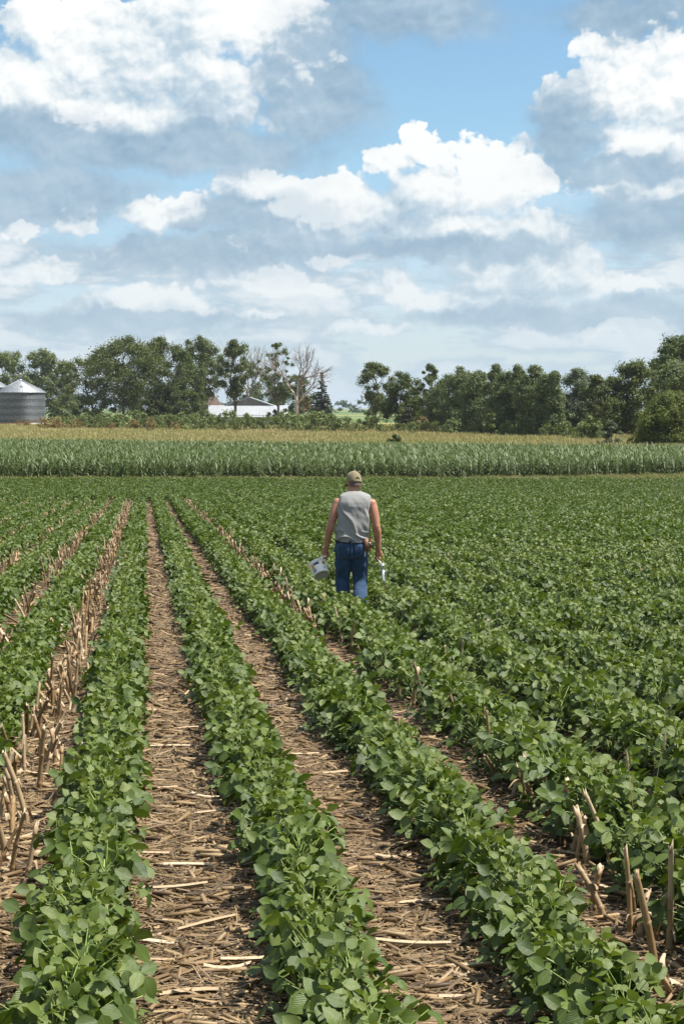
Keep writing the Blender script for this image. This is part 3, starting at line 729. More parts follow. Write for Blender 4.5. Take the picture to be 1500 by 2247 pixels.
P_, R_, S_ = sc_arrays(rest_c, rc, .07, .86, 1.22)
scatter('corn_field', P_, R_, S_, rc.integers(0, 8, len(rest_c)), [proto('corn_kind', m) for m in CORN], 'green corn field across the middle of the view', 'corn')

# ------------------------------------------------------------------ meadow grass and weeds
def tuft(mat, rng, n=26, h=.5, w=.012, r=.3):
    b = MB()
    for _ in range(n):
        a = rng.uniform(0, 6.28); p = np.array((rng.normal(0, r), rng.normal(0, r), 0)); H = h * rng.uniform(.5, 1.2); l = rng.uniform(.05, .45) * H
        d = np.array((math.cos(a), math.sin(a), 0)); T = np.array((-d[1], d[0], 0)) * w
        b.add([p - T, p + T, p + d * l * .4 + (0, 0, H * .65) + T * .8, p + d * l * .4 + (0, 0, H * .65) - T * .8, p + d * l + (0, 0, H)], [(0, 1, 2, 3), (3, 2, 4)])
    return mesh('grass_tuft', b.V(), b.f, mat)
rm = np.random.default_rng(41)
n = 15000; X, Y = [], []
y = np.exp(rm.uniform(math.log(105), math.log(330), n)); x = rm.uniform(-1, 1, n) * (.2404 * y * 1.15 + 3)
k = np.array([yy > corn_back(xx) - 2 for xx, yy in zip(x, y)]); x, y = x[k], y[k]
P_ = np.c_[x, y, G(y)]; R_ = np.c_[np.zeros(len(x)), np.zeros(len(x)), rm.uniform(0, 6.28, len(x))]
scatter('meadow_grass', P_, R_, rm.uniform(.7, 1.3, len(x)), rm.integers(0, 5, len(x)), [proto('tuft_kind', tuft(M['drygrass'], rm, 40, .5, .03, .6)) for _ in range(5)], 'dry yellow meadow grass strip behind the corn', 'grass')
P_ = []
for _ in range(9000):
    x = rm.uniform(-27, 27); w = corn_front(x) + .6 - 79.0; y = 79.0 + rm.random() * w
    if in_view(x, y): P_.append((x, y, float(G(y))))
P_ = np.array(P_); nn = [noise.noise(Vector((p[0] * .25, p[1] * .5, 0))) for p in P_]
ix = np.array([(4 + rm.integers(2)) if (q > .16 and rm.random() < .8) or p[0] > 15 and rm.random() < .4 else rm.integers(4) for p, q in zip(P_, nn)])
pr = [proto('weed_kind_%d' % i, tuft(M['weed'] if i < 4 else M['weed_tan'], rm, 26, .27, .014, .16)) for i in range(6)]
scatter('weed_strip', P_, np.c_[np.zeros(len(P_)), np.zeros(len(P_)), rm.uniform(0, 6.28, len(P_))], rm.uniform(.5, 1.15, len(P_)), ix, pr, 'weedy grass strip between soybeans and corn', 'weeds')

# ------------------------------------------------------------------ trees and shrubs
ENV = {'round': lambda h: math.sin(math.pi * min(1, max(0, .10 + .84 * h))) ** .6,
       'tall': lambda h: (min(1, h / .22 + .25)) * (1 - max(0, (h - .6) / .4) ** 2 * .8),
       'top': lambda h: .45 + .55 * math.sin(math.pi * min(1, max(0, h * 1.05 - .1))) if h < .95 else .35,
       'poplar': lambda h: .75 + .25 * math.sin(math.pi * min(1, h * 1.2)) if h < .6 else .75 * (1 - h) / .4 + .10,
       'dome': lambda h: math.sqrt(max(0.0, 1 - h * h * .96))}
def leaf_cloud(C, Rd, npc, size, rng, upb=.35, flat=.8):
    """diamond leaf faces in and on a set of clumps -> verts (4n,3)"""
    C = np.repeat(C, npc, 0); Rr = np.repeat(Rd, npc); n = len(C)
    d = rng.normal(0, 1, (n, 3)); d /= np.linalg.norm(d, axis=1)[:, None]
    P = C + d * (Rr * np.minimum(1.2, np.abs(rng.normal(0, .72, n)) ** .8))[:, None] * np.array((1, 1, flat))
    nr = d * .85 + rng.normal(0, .42, (n, 3)) + np.array((0, 0, upb)); nr /= np.linalg.norm(nr, axis=1)[:, None]
    a = np.cross(nr, rng.normal(0, 1, (n, 3))); a /= np.linalg.norm(a, axis=1)[:, None]; b = np.cross(nr, a)
    s = (size * rng.uniform(.6, 1.3, n))[:, None]
    V = np.stack([P - a * s, P - b * s * .55 + nr * s * .12, P + a * s, P + b * s * .55 + nr * s * .12], 1).reshape(-1, 3)
    return V
def quads(n): return np.arange(n * 4).reshape(n, 4).tolist()
def tree(name, label, px, base, top, wpx, env, leaf, seed, cb=.15, ncl=46, npc=90, size=.30, bark='bark', cr=None, lean=0.0, cat='tree', group=None, depth=1.0, gaps=0.0, loc=None, cool=None):
    rng = np.random.default_rng(seed); p = loc or on_ground(px, base); s = F / p.y
    H = (base - top) / s; W = wpx * 1.18 / s; e = empty(name, (p.x, p.y, p.z)); z0 = H * cb; hc = H - z0
    rad = cr or max(.135 * W, .06 * H); C, Rd = [], []; npc = int(npc * 2.7); size = size * .78; ncl = int(ncl * 1.2)
    fn = ENV[env]
    while len(C) < ncl:
        h = rng.random() ** .85; rr_ = fn(h) * W * .5
        a = rng.uniform(0, 6.28); q = rng.random() ** .5
        r_ = rad * rng.uniform(.55, 1.3) * (1 - (.5 if env == 'poplar' else .3) * h)
        c = np.array((math.cos(a) * q * max(.1, rr_ - r_ * .6) + lean * h * W, math.sin(a) * q * max(.1, rr_ - r_ * .6) * depth, z0 + h * (hc - r_ * .8)))
        if gaps and noise.noise(Vector(c / (W * .28)) + Vector((seed, 0, 0))) < -.25 + gaps * .3: 
            if rng.random() < .85: continue
        C.append(c); Rd.append(r_)
    C, Rd = np.array(C), np.array(Rd)
    V = leaf_cloud(C, Rd, npc, size, rng)
    b = MB(); tp = np.array((lean * W * .7, 0, H * .8)); r0 = max(.12, .018 * H)
    tk = catmull([(0, 0, -.1), (rng.normal(0, .02) * H, rng.normal(0, .02) * H, H * .22), (lean * W * .3 + rng.normal(0, .02) * H, 0, H * .5), tp], 4)
    b.tube(tk, np.linspace(r0, r0 * .25, len(tk)), 7)
    for i in rng.choice(len(C), min(len(C), 22), replace=False):
        c = C[i]; k = min(len(tk) - 2, max(2, int((c[2] / H - .22) / .8 * len(tk)))); st = tk[k]
        mid = (st + c) / 2 + np.array((0, 0, -.04 * H)); b.tube(catmull([st, mid, c], 3), np.linspace(r0 * .38, r0 * .08, 7), 4, cap=False)
    b.build('trunk', M[bark], e)
    obj('crown', mesh('crown', V, quads(len(V) // 4), M[leaf], False), e)
    tag(e, label, cat, group); return e
def bare_tree(name, label, px, base, top, wpx, seed, mat='dead_twig', pale=True):
    rng = np.random.default_rng(seed); p = on_ground(px, base); s = F / p.y; H = (base - top) / s; W = wpx / s
    e = empty(name, (p.x, p.y, p.z)); tr, br = MB(), MB()
    def grow(st, d, L, r, lev, b):
        d = d / np.linalg.norm(d); mid = st + d * L * .5 + rng.normal(0, .05, 3) * L; en = st + d * L + rng.normal(0, .06, 3) * L
        b.tube([st, mid, en], (r, r * .8, r * .6), 5 if lev < 2 else 3, cap=False)
        if lev >= 4: return
        for _ in range(int(rng.integers(2, 4))):
            nd = d + rng.normal(0, .55, 3) + np.array((0, 0, .22)); f = rng.uniform(.45, 1.0)
            grow(st + (en - st) * f, nd, L * rng.uniform(.55, .78), r * .55, lev + 1, br)
        grow(en, d + rng.normal(0, .25, 3), L * .72, r * .6, lev + 1, br)
    tr.tube(catmull([(0, 0, -.1), (.1, 0, H * .2), (-.25, 0, H * .42)], 4), np.linspace(.46, .32, 9), 7)
    for sx in (-.55, .1, .75, .45):
        grow(np.array((-.1 + sx * .2, 0, H * rng.uniform(.28, .42))), np.array((sx * W / H * 1.9, rng.normal(0, .2), 1.0)), H * .27, .22, 0, tr if sx < 0.2 else br)
    tr.build('trunk', M['pale_bark'] if pale else M[mat], e); br.build('branches', M[mat], e); tag(e, label, 'tree'); return e
def spruce(name, label, px, base, top, wpx, seed, leaf='spruce'):
    rng = np.random.default_rng(seed); p = on_ground(px, base); s = F / p.y; H = (base - top) / s; W = wpx / s
    e = empty(name, (p.x, p.y, p.z)); b = MB().tube([(0, 0, -.1), (0, 0, H * .97)], (H * .016, .02), 6); V = []; b2 = b
    nl = 26
    for i in range(nl):
        u = i / nl; z = H * (.05 + .93 * u); r = W * .5 * (1 - u) ** .9 + .12
        for j in range(max(4, int(13 * (1 - u)))):
            a = rng.uniform(0, 6.28); L = r * rng.uniform(.75, 1.1); m = max(3, int(L / .16)); t = rng.uniform(.1, 1, m * 5)
            c = np.c_[np.cos(a) * t * L, np.sin(a) * t * L, z - .28 * t * L + .08 * L * t ** 3] + rng.normal(0, .07 + .03 * L, (m * 5, 3)) * (1, 1, .6)
            V.append(leaf_cloud(c, np.full(len(c), .05), 1, .20, rng, .2))
            if j % 2 == 0: b.tube([(0, 0, z), (math.cos(a) * L * .8, math.sin(a) * L * .8, z - .2 * L)], (.04, .012), 3, cap=False)
    b.build('trunk', M['bark'], e); V = np.vstack(V); obj('crown', mesh('crown', V, quads(len(V) // 4), M[leaf], False), e); tag(e, label, 'tree'); return e

# left: pale trees behind the bins, tall cottonwoods round the farmstead
G1 = 'pale green trees behind the grain bins'
tree('leafy_tree', 'pale green round tree rising behind the grain bins at left edge', 15, 927, 768, 130, 'round', 'far_leaf', 101, .08, 60, 95, .36)
tree('leafy_tree', 'pale green round tree directly above the grain bin peak', 95, 927, 764, 125, 'round', 'far_leaf', 102, .08, 60, 95, .36)
tree('leafy_tree', 'lower pale green tree right of the grain bin', 138, 928, 790, 75, 'round', 'far_leaf', 103, .06, 40, 85, .34)
tree('leafy_tree', 'small pale tree far behind, seen under the cottonwood branches', 146, 914, 850, 40, 'round', 'far_leaf', 104, .12, 26, 60, .5)
CW = [('broad leaning cottonwood with a low dark bough, leftmost of the tall group', 205, 933, 772, 118, 'round', 'cotton', 105, .36, 40, 75, .30, .25, -.10),
      ('tallest cottonwood with forked trunk, left in the tall group', 272, 934, 735, 165, 'top', 'cotton', 106, .24, 80, 88, .32, .12, 0),
      ('tall cottonwood with sky gaps, second of the tall group', 345, 932, 735, 130, 'top', 'cotton', 107, .12, 70, 85, .32, .1, 0),
      ('dark full cottonwood in the middle of the tall group', 396, 933, 762, 110, 'tall', 'dark', 108, .06, 62, 85, .32, 0, 0),
      ('tall grey green cottonwood left of the slender one', 442, 931, 737, 112, 'top', 'cotton', 109, .26, 70, 88, .32, 0, 0),
      ('slender cottonwood on two bare trunks in front of the white barn', 512, 935, 742, 80, 'top', 'cotton', 110, .28, 54, 85, .30, .05, 0)]
for (lb, px, ba, to, w, en, lf, sd, cb_, nc, npc_, sz, gp_, ln) in CW:
    tree('cottonwood_tree', lb, px, ba, to, w, en, lf, sd, cb_, nc, npc_, sz, gaps=gp_, lean=ln, depth=.8)
tree('low_bough_tree', 'low dark tree under the leftmost cottonwood', 205, 934, 858, 100, 'round', 'dark', 111, .12, 26, 80, .30)
tree('understory_tree', 'dark low tree between cottonwood trunks, left of the dark middle one', 330, 933, 862, 90, 'round', 'dark', 112, .05, 26, 85, .3)
tree('understory_tree', 'dark low tree at the foot of the tall cottonwoods near the brown roof', 402, 934, 850, 74, 'round', 'dark', 113, .03, 30, 90, .3)
tree('barn_tree', 'thin green tree just right of the slender cottonwood, behind the barn', 552, 924, 790, 62, 'tall', 'cotton', 114, .2, 34, 75, .30, gaps=.15)
tree('barn_tree', 'dark bushy tree standing behind the right part of the white barn', 590, 922, 815, 110, 'round', 'dark', 115, .08, 40, 85, .34)
tree('ragged_tree', 'ragged half bare tree with leafy tips beside the dead tree', 607, 936, 752, 88, 'top', 'cotton', 116, .34, 34, 40, .24, gaps=.25, cr=.75, bark='bark')
tree('ragged_tree', 'dark leafy column clothing the trunk at the right end of the barn', 612, 936, 835, 48, 'tall', 'dark', 117, .05, 22, 80, .26)
tree('backing_tree', 'dark round tree behind the pale dead trunk', 655, 928, 822, 80, 'round', 'dark', 118, .05, 34, 85, .32)
bare_tree('dead_tree', 'dead tree with pale stripped trunk and bare twigs', 652, 938, 772, 95, 9)
bare_tree('dead_treetop', 'thin dead tree with bare twigs showing above the cottonwoods', 545, 926, 758, 60, 14, pale=False)
spruce('spruce_tree', 'browning spruce at the right end of the farmstead', 706, 938, 812, 66, 120)
tree('twiggy_bush', 'brown half dead bush at the left foot of the spruce', 676, 938, 868, 50, 'dome', 'rust', 121, .1, 14, 40, .2)
# right: hedgerow coming nearer to the right
RT = [('open crowned tree with a leaning bare trunk, first right of the gap', 828, 944, 793, 92, 'top', 'cotton', 201, .30, 46, 75, .24, .08, -.10),
      ('round dark tree right behind the open crowned one', 882, 946, 815, 96, 'round', 'dark', 202, .08, 52, 90, .26, .1, 0),
      ('yellowish tree low in front of the round dark one', 905, 947, 864, 62, 'round', 'yellow', 203, .05, 26, 85, .22, 0, 0),
      ('sparse tree with a dead tip left of the poplars', 945, 948, 797, 56, 'tall', 'poplar', 204, .10, 46, 60, .22, .05, -.05),
      ('small round dark tree in the gap of the hedgerow', 808, 940, 898, 40, 'round', 'dark', 205, .1, 16, 70, .22, 0, 0),
      ('dark tree behind the sparse dead tipped one', 955, 945, 850, 90, 'round', 'dark', 206, .04, 36, 85, .26, 0, 0)]
for (lb, px, ba, to, w, en, lf, sd, cb_, nc, npc_, sz, gp_, ln) in RT:
    tree('hedgerow_tree', lb, px, ba, to, w, en, lf, sd, cb_, nc, npc_, sz, gaps=gp_, lean=ln)
spruce('small_spruce', 'small dark conifer low in the hedgerow', 893, 949, 893, 50, 207)
tree('dead_bush', 'reddish brown dead bush beside the small conifer', 925, 951, 912, 38, 'dome', 'rust', 208, .05, 12, 40, .15)
PO = [(982, 818, 62, 'first poplar from the left'), (1012, 803, 56, 'second poplar from the left'), (1048, 812, 56, 'third poplar from the left'), (1086, 798, 60, 'tall fourth poplar from the left'),
      (1112, 808, 50, 'fifth poplar from the left'), (1134, 799, 52, 'sixth poplar from the left'), (1172, 801, 62, 'broad seventh poplar, pale trunk showing'), (1200, 822, 46, 'eighth poplar from the left'), (1214, 811, 26, 'narrowest poplar, last on the right')]
for i, (px, to, w, lb) in enumerate(PO):
    tree('poplar_tree', lb + ' in the close stand', px, 950 + (px - 982) * .05, to, w * 1.55, 'poplar' if i in (3, 5, 8) else 'tall', 'poplar', 220 + i, .01, 76, 85, .20, group='poplars in the close stand', bark='pale_bark' if i == 6 else 'bark', cr=1.15)
for i, (px, to, w) in enumerate(((1030, 832, 95), (1100, 826, 105), (1165, 830, 95))):
    tree('shade_tree', ('left', 'middle', 'right')[i] + ' dark tree filling the foot of the poplar stand', px, 948, to, w, 'tall', 'dark', 235 + i, .02, 40, 85, .26)
BG = [('silvery green tree right of the poplars', 1268, 958, 806, 122, 'dome', 'silver', 240, .10, 80, 95, .20, 0, 0),
      ('yellow green tree low in front of the silvery one', 1225, 958, 878, 60, 'round', 'yellow', 241, .02, 30, 80, .18, 0, 0),
      ('dark tree in the hollow below the tall right trees', 1335, 958, 828, 120, 'round', 'dark', 242, .04, 70, 95, .22, 0, 0),
      ('olive tree between silvery tree and the hollow', 1305, 960, 818, 70, 'tall', 'cotton', 243, .06, 42, 90, .2, 0, 0),
      ('rounded olive tree peaking left of the tallest right tree', 1385, 958, 785, 120, 'round', 'cotton', 244, .1, 70, 95, .24, 0, 0),
      ('tallest dark tree at the right edge', 1492, 955, 726, 165, 'round', 'dark', 245, .2, 90, 110, .26, 0, 0),
      ('grey green tree under the tallest one at the right edge', 1478, 966, 790, 130, 'round', 'poplar', 246, .1, 80, 95, .2, 0, 0),
      ('big rounded yellow green tree by the corn at right edge', 1468, 982, 855, 158, 'dome', 'yellow', 247, .0, 110, 120, .15, 0, 0)]
for (lb, px, ba, to, w, en, lf, sd, cb_, nc, npc_, sz, gp_, ln) in BG:
    tree('large_tree', lb, px, ba, to, w, en, lf, sd, cb_, nc, npc_, sz, gaps=gp_, lean=ln)
BU = [('silvery sapling bush standing out from the hedge near the corn', 1340, 981, 920, 46, 'dome', 'silver', 250, .02, 24, 60, .12),
      ('green bush at the foot of the hollow', 1292, 968, 912, 66, 'dome', 'shrub', 251, .0, 26, 80, .16),
      ('pale upright bush in front of the poplars', 1076, 958, 905, 42, 'dome', 'shrub', 252, .0, 22, 70, .16),
      ('pale upright bush left of the poplars', 988, 955, 911, 36, 'dome', 'shrub', 253, .0, 18, 70, .16),
      ('lone small dark bush at the back edge of the corn', 867, 979, 953, 38, 'dome', 'dark', 254, .0, 14, 80, .12),
      ('low brown weed bush left of the silvery sapling', 1312, 980, 966, 22, 'dome', 'rust', 255, .0, 7, 40, .1),
      ('low green weed bush right of the silvery sapling', 1385, 980, 957, 34, 'dome', 'shrub', 256, .0, 10, 50, .12)]
for (lb, px, ba, to, w, en, lf, sd, cb_, nc, npc_, sz) in BU:
    tree('bush', lb, px, ba, to, w, en, lf, sd, cb_, nc, npc_, sz, cat='bush')
# the shrub belt along the back of the meadow
def shrub_parts(leaf, seed, H=3.2, W=3.4):
    rng = np.random.default_rng(seed); C, Rd = [], []
    for _ in range(20):
        h = rng.random() ** .8; a = rng.uniform(0, 6.28); r = math.sqrt(max(.05, 1 - h * h * .9)) * W * .5 * rng.random() ** .5
        C.append((math.cos(a) * r, math.sin(a) * r, h * H * .88)); Rd.append(rng.uniform(.3, .6))
    V = leaf_cloud(np.array(C), np.array(Rd), 34, .17, rng, .3, 1.1); b = MB()
    for c in C[:8]: b.tube([(0, 0, -.05), (c[0] * .5, c[1] * .5, c[2] * .6), c], (.04, .025, .008), 4, cap=False)
    return mesh('stems', b.V(), b.f, M['bark']), mesh('foliage', V, quads(len(V) // 4), M[leaf], False)
SH = {k: [shrub_parts(k, 300 + 10 * j + i) for i in range(4)] for j, k in enumerate(('shrub', 'rust', 'far_leaf'))}
rh = np.random.default_rng(51)
def base_line(px): return np.interp(px, [60, 300, 750, 1000, 1200, 1300, 1420], [940, 946, 952, 957, 963, 970, 980])
def shrub(px, by, kind, s, label, group):
    p = on_ground(px, by); st, fo = SH[kind][int(rh.integers(4))]
    e = empty('shrub', (p.x, p.y, p.z), rh.uniform(0, 6.28)); e.scale = (s * rh.uniform(.85, 1.15), s * rh.uniform(.85, 1.15), s * rh.uniform(.85, 1.15))
    obj('stems', st, e); obj('foliage', fo, e); tag(e, label, 'shrub', group)
px = 92.0
RUSTY = [92, 105, 118, 128, 150, 168, 205, 245, 296, 330, 385]
for x in RUSTY:
    shrub(x, base_line(x) + rh.uniform(-1, 2), 'rust', rh.uniform(.62, 1.0) * (1 if x < 135 else .8), 'browned rusty shrub in the left part of the shrub belt', 'rusty shrubs in the belt')
shrub(46, 937, 'rust', .62, 'lone low rusty shrub in front of the grain bin', None); shrub(62, 938, 'rust', .5, 'smallest rusty shrub, just left of the belt', None)
px = 138.0
while px < 770:
    k = 'shrub' if rh.random() < .8 else 'far_leaf'
    shrub(px, base_line(px) - rh.uniform(0, 5), k, rh.uniform(.8, 1.12), 'green shrub in the belt ' + ('below the cottonwoods' if px < 440 else 'in front of the white barn and spruce'), 'shrubs ' + ('below the cottonwoods' if px < 440 else 'in front of the barn'))
    px += rh.uniform(9, 15)
px = 778.0
while px < 1330:
    shrub(px, base_line(px) - rh.uniform(0, 5), 'shrub' if rh.random() < .75 else ('yellow' if False else 'far_leaf'), rh.uniform(.45, .85), 'low green shrub along the foot of the right hedgerow', 'shrubs at the right hedgerow')
    px += rh.uniform(9, 17)
# far wood closing the horizon
rf = np.random.default_rng(61); C, Rd = [], []
for _ in range(900):
    x = rf.uniform(-520, 520); C.append((x, 1080 + rf.uniform(0, 40), LEVEL + rf.random() * (8 + 3.0 * noise.noise(Vector((x * .02, 0, 0)))))); Rd.append(rf.uniform(1.6, 3.0))
V = leaf_cloud(np.array(C), np.array(Rd), 26, 1.2, rf)
tag(obj('distant_wood', mesh('distant_wood', V, quads(len(V) // 4), M['distant'], False)), 'far blue green wood closing the horizon', 'wood', kind='stuff')

# ------------------------------------------------------------------ farm buildings
M['galv'] = simple('galvanised_steel', (0.17, 0.185, 0.205), 0.5, 0.3, nscale=3.5, var=.4); M['galv_b'] = simple('galvanised_steel_weathered', (0.115, 0.127, 0.145), 0.5, 0.3, nscale=3.0, var=.4)
M['galv_roof'] = simple('galvanised_roof', (0.30, 0.32, 0.34), 0.5, 0.3, nscale=.6, var=.1)
M['rust_iron'] = simple('rusty_iron', (0.24, 0.11, 0.06), .8, nscale=2)
M['white_steel'] = simple('white_steel', (0.32, 0.33, 0.35), .5, nscale=.25, var=.08)
M['gable'] = simple('weathered_siding', (0.21, 0.19, 0.175), .85, nscale=.6, var=.2)
M['shade_wood'] = simple('dark_boards', (0.10, 0.085, 0.07), .9, nscale=1)
M['shingle'] = simple('brown_shingle', (0.10, 0.068, 0.052), .9, nscale=1.5, var=.3)
M['conc'] = simple('concrete', (0.40, 0.38, 0.35), .9, nscale=2)
def grain_bin(px, base, wpx, eave, peak, label, seed):
    p = on_ground(px, base); s = F / p.y; r = wpx / s / 2; hw = (base - eave) / s; hp = (base - peak) / s
    e = empty('grain_bin', (p.x, p.y, p.z)); MB().lathe([(r + .15, 0), (r + .15, .25), (0.01, .25)], 48).build('foundation', M['conc'], e)
    nr = 9; rh_ = (hw - .25) / nr
    for k in range(nr):                                   # each ring of corrugated sheets
        pr_ = [(r + .03 * math.cos(i / 80 * 2 * math.pi * 8) + (.03 if k % 2 else 0), .25 + rh_ * (k + i / 80)) for i in range(81)]
        MB().lathe(pr_[::2], 72).build('wall_ring', M['galv'] if k % 2 else M['galv_b'], e)
    ro = MB().lathe([(r + .28, hw - .12), (r + .28, hw - .04), (.45, hp - .35), (.45, hp - .12), (.02, hp)], 60).build('roof', M['galv_roof'], e)
    nb = MB()
    for k in range(30):
        a = k / 30 * 2 * math.pi; c, sn = math.cos(a), math.sin(a)
        nb.tube([(c * (r + .27), sn * (r + .27), hw + .0), (c * .5, sn * .5, hp - .31)], .05, 4)
    nb.build('roof_ribs', M['galv_roof'], ro)
    MB().lathe([(r * .62, hw + (hp - .35 - hw) * .40), (r * .62 + .02, hw + (hp - .35 - hw) * .40 + .08), (r * .60, hw + (hp - .35 - hw) * .43)], 60).build('roof_ring', M['galv'], ro)
    ca = MB().lathe([(.3, hp - .1), (.3, hp + .35), (.5, hp + .4), (.02, hp + .75)], 16); ca.build('cap', M['galv'], e)
    MB().ellipsoid((0, 0, hp + 1.15), (.32, .32, .42)).tube([(0, 0, hp + .6), (0, 0, hp + 1.1)], .06, 6).build('cap_vent', M['white_steel'], e)
    hb = MB().box((r * .18, -r * .58, hw + (hp - hw) * .38), (.4, .3, .25)); hb.build('hatch', M['galv'], e)
    tag(e, label, 'grain bin'); return e
grain_bin(47, 930, 105, 861, 832, 'corrugated grain bin with bright conical roof and white cap vent', 1)
grain_bin(-34, 929, 106, 850, 818, 'second grain bin cut off by the left picture edge', 2)
p = on_ground(30, 931.5); b = MB()
b.box((0, 0, .35), (4.5, .25, .12)); b.box((-3.5, 0, .15), (.12, .2, .25)); b.box((3.5, 0, .15), (.12, .2, .25)); b.tube([(3, -.1, .5), (6.5, -.1, 1.1)], .12, 6)
tag(b.build('auger_frame', M['rust_iron'], None, False, loc=(p.x, p.y - 1.2, p.z)), 'rusty red iron frame lying at the foot of the grain bin', 'machinery')
# barn with a white lean-to roof facing the field
p = on_ground(543, 931); s = F / p.y; e = empty('barn', (p.x, p.y, p.z)); W2 = 176 / s / 2; zr = (931 - 889.5) / s; ze = (931 - 915) / s
dz = .14
MB().add([(-W2, 0, ze), (W2 + .3, 0, ze), (W2 - .25, 6, zr), (-W2 - .2, 6, zr), (-W2, 0, ze - dz), (W2 + .3, 0, ze - dz), (W2 - .25, 6, zr - dz), (-W2 - .2, 6, zr - dz)],
         [(0, 1, 2, 3), (7, 6, 5, 4), (0, 4, 5, 1), (1, 5, 6, 2), (2, 6, 7, 3), (3, 7, 4, 0)]).build('lean_to_roof', M['white_steel'], e, False)
rb = MB()
for k in range(24):
    x = -W2 + .4 + k * (2 * W2 - .8) / 23; rb.tube([(x, 0.02, ze + .02), (x * .99, 5.98, zr + .02)], .035, 4)
rb.build('roof_ribs', M['white_steel'], e, False)
MB().box((0, .06, ze + .38), (W2, .02, .05)).build('gutter_line', M['galv'], e, False)
MB().box((0, .9, (ze - dz) / 2), (W2 - .3, .06, (ze - dz) / 2)).build('front_wall', M['white_steel'], e, False)
for xx in (-W2 + .9, -2.8, 2.9, W2 - 1.6): MB().box((xx, .82, .75), (.7, .05, .75)).build('door', M['shade_wood'], e, False)
MB().add([(W2 - .3, .9, 0), (W2 - .3, 6, 0), (W2 - .3, 6, zr - dz), (W2 - .3, .9, ze)], [(0, 1, 2, 3)]).build('end_wall', M['white_steel'], e, False)
za = (931 - 873) / s; gx = 5.9
MB().add([(-gx, 6.1, 0), (gx, 6.1, 0), (gx, 6.1, zr), (0, 6.1, za), (-gx, 6.1, zr), (-gx, 18, 0), (gx, 18, 0), (gx, 18, zr), (0, 18, za), (-gx, 18, zr)],
         [(0, 1, 2, 3, 4), (9, 8, 7, 6, 5), (1, 6, 7, 2), (0, 4, 9, 5)]).build('gable_wall', M['gable'], e, False)
for sx in (-1, 1):
    MB().add([(0, 5.7, za + .22), (sx * (gx + .5), 5.7, zr - .12), (sx * (gx + .5), 18.4, zr - .12), (0, 18.4, za + .22), (0, 5.7, za + .02), (sx * (gx + .5), 5.7, zr - .34), (sx * (gx + .5), 18.4, zr - .34), (0, 18.4, za + .02)],
             [(0, 1, 2, 3), (7, 6, 5, 4), (0, 4, 5, 1), (1, 5, 6, 2), (2, 6, 7, 3)]).build('main_roof', M['galv_roof'], e, False)
tag(e, 'low white barn with grey gable behind its white lean-to roof', 'barn')
p = on_ground(462, 929); s = F / p.y; e = empty('farmhouse', (p.x, p.y, p.z)); hw, hd = 2.6, 3.4; z1, z2 = (929 - 889) / s, (929 - 864) / s
MB().box((0, 0, z1 / 2), (hw, hd, z1 / 2)).build('wall', M['gable'], e, False)
MB().add([(-hw - .4, -hd - .4, z1 - .1), (hw + .4, -hd - .4, z1 - .1), (hw + .4, hd + .4, z1 - .1), (-hw - .4, hd + .4, z1 - .1), (-.8, 0, z2), (.8, 0, z2)],
         [(0, 1, 5, 4), (1, 2, 5), (2, 3, 4, 5), (3, 0, 4), (3, 2, 1, 0)]).build('roof', M['shingle'], e, False)
for xx in (-1.8, 1.6): MB().box((xx, -hd - .03, z1 * .55), (.5, .04, .7)).build('window', M['shade_wood'], e, False)
MB().tube([(1.9, -1, z2 - 1.6), (1.9, -1, z2 + .2)], .08, 6).build('vent_pipe', M['galv'], e)
tag(e, 'farmhouse with brown hipped roof half hidden by trees', 'house')

# ------------------------------------------------------------------ the man
def remeshed(name, b, voxel, mat, parent, smooth_it=6, disp=None, fac=.5):
    """closed overlapping shapes -> one continuous surface"""
    me = mesh(name, b.V(), b.f, mat); o = bpy.data.objects.new(name, me); COL.objects.link(o)
    md = o.modifiers.new('fuse', 'REMESH'); md.mode = 'VOXEL'; md.voxel_size = voxel; md.use_smooth_shade = True
    sm = o.modifiers.new('soften', 'SMOOTH'); sm.iterations = smooth_it; sm.factor = fac
    dg = bpy.context.evaluated_depsgraph_get(); m2 = bpy.data.meshes.new_from_object(o.evaluated_get(dg))
    o.modifiers.clear(); o.data = m2; m2.name = name
    if not m2.materials: m2.materials.append(mat)
    if disp:
        n = len(m2.vertices); co = np.empty(n * 3, np.float32); m2.vertices.foreach_get('co', co); co = co.reshape(-1, 3).astype(float)
        no = np.empty(n * 3, np.float32); m2.vertex_normals.foreach_get('vector', no); no = no.reshape(-1, 3)
        d = np.array([disp(Vector(c)) for c in co]); co += no * d[:, None]; m2.vertices.foreach_set('co', co.astype(np.float32).ravel()); m2.update()
    m2.polygons.foreach_set('use_smooth', [True] * len(m2.polygons))
    if parent is not None: o.parent = parent
    return o
def skin_mat():
    m, q, out = newmat('tanned_skin'); tc = q.n('ShaderNodeTexCoord')
    n1 = q.n('ShaderNodeTexNoise', {'Vector': tc.outputs['Object'], 'Scale': 14.0, 'Detail': 5.0, 'Roughness': .65}).outputs[0]
    c = q.ramp(n1, [(.3, (.30, .125, .075)), (.55, (.40, .185, .115)), (.75, (.47, .245, .165))])
    p = q.n('ShaderNodeBsdfPrincipled', {'Base Color': c, 'Roughness': .48, 'Specular IOR Level': .4, 'Subsurface Weight': .08, 'Subsurface Radius': (.01, .004, .002)})
    q.t.links.new(p.outputs[0], out.inputs[0]); return m
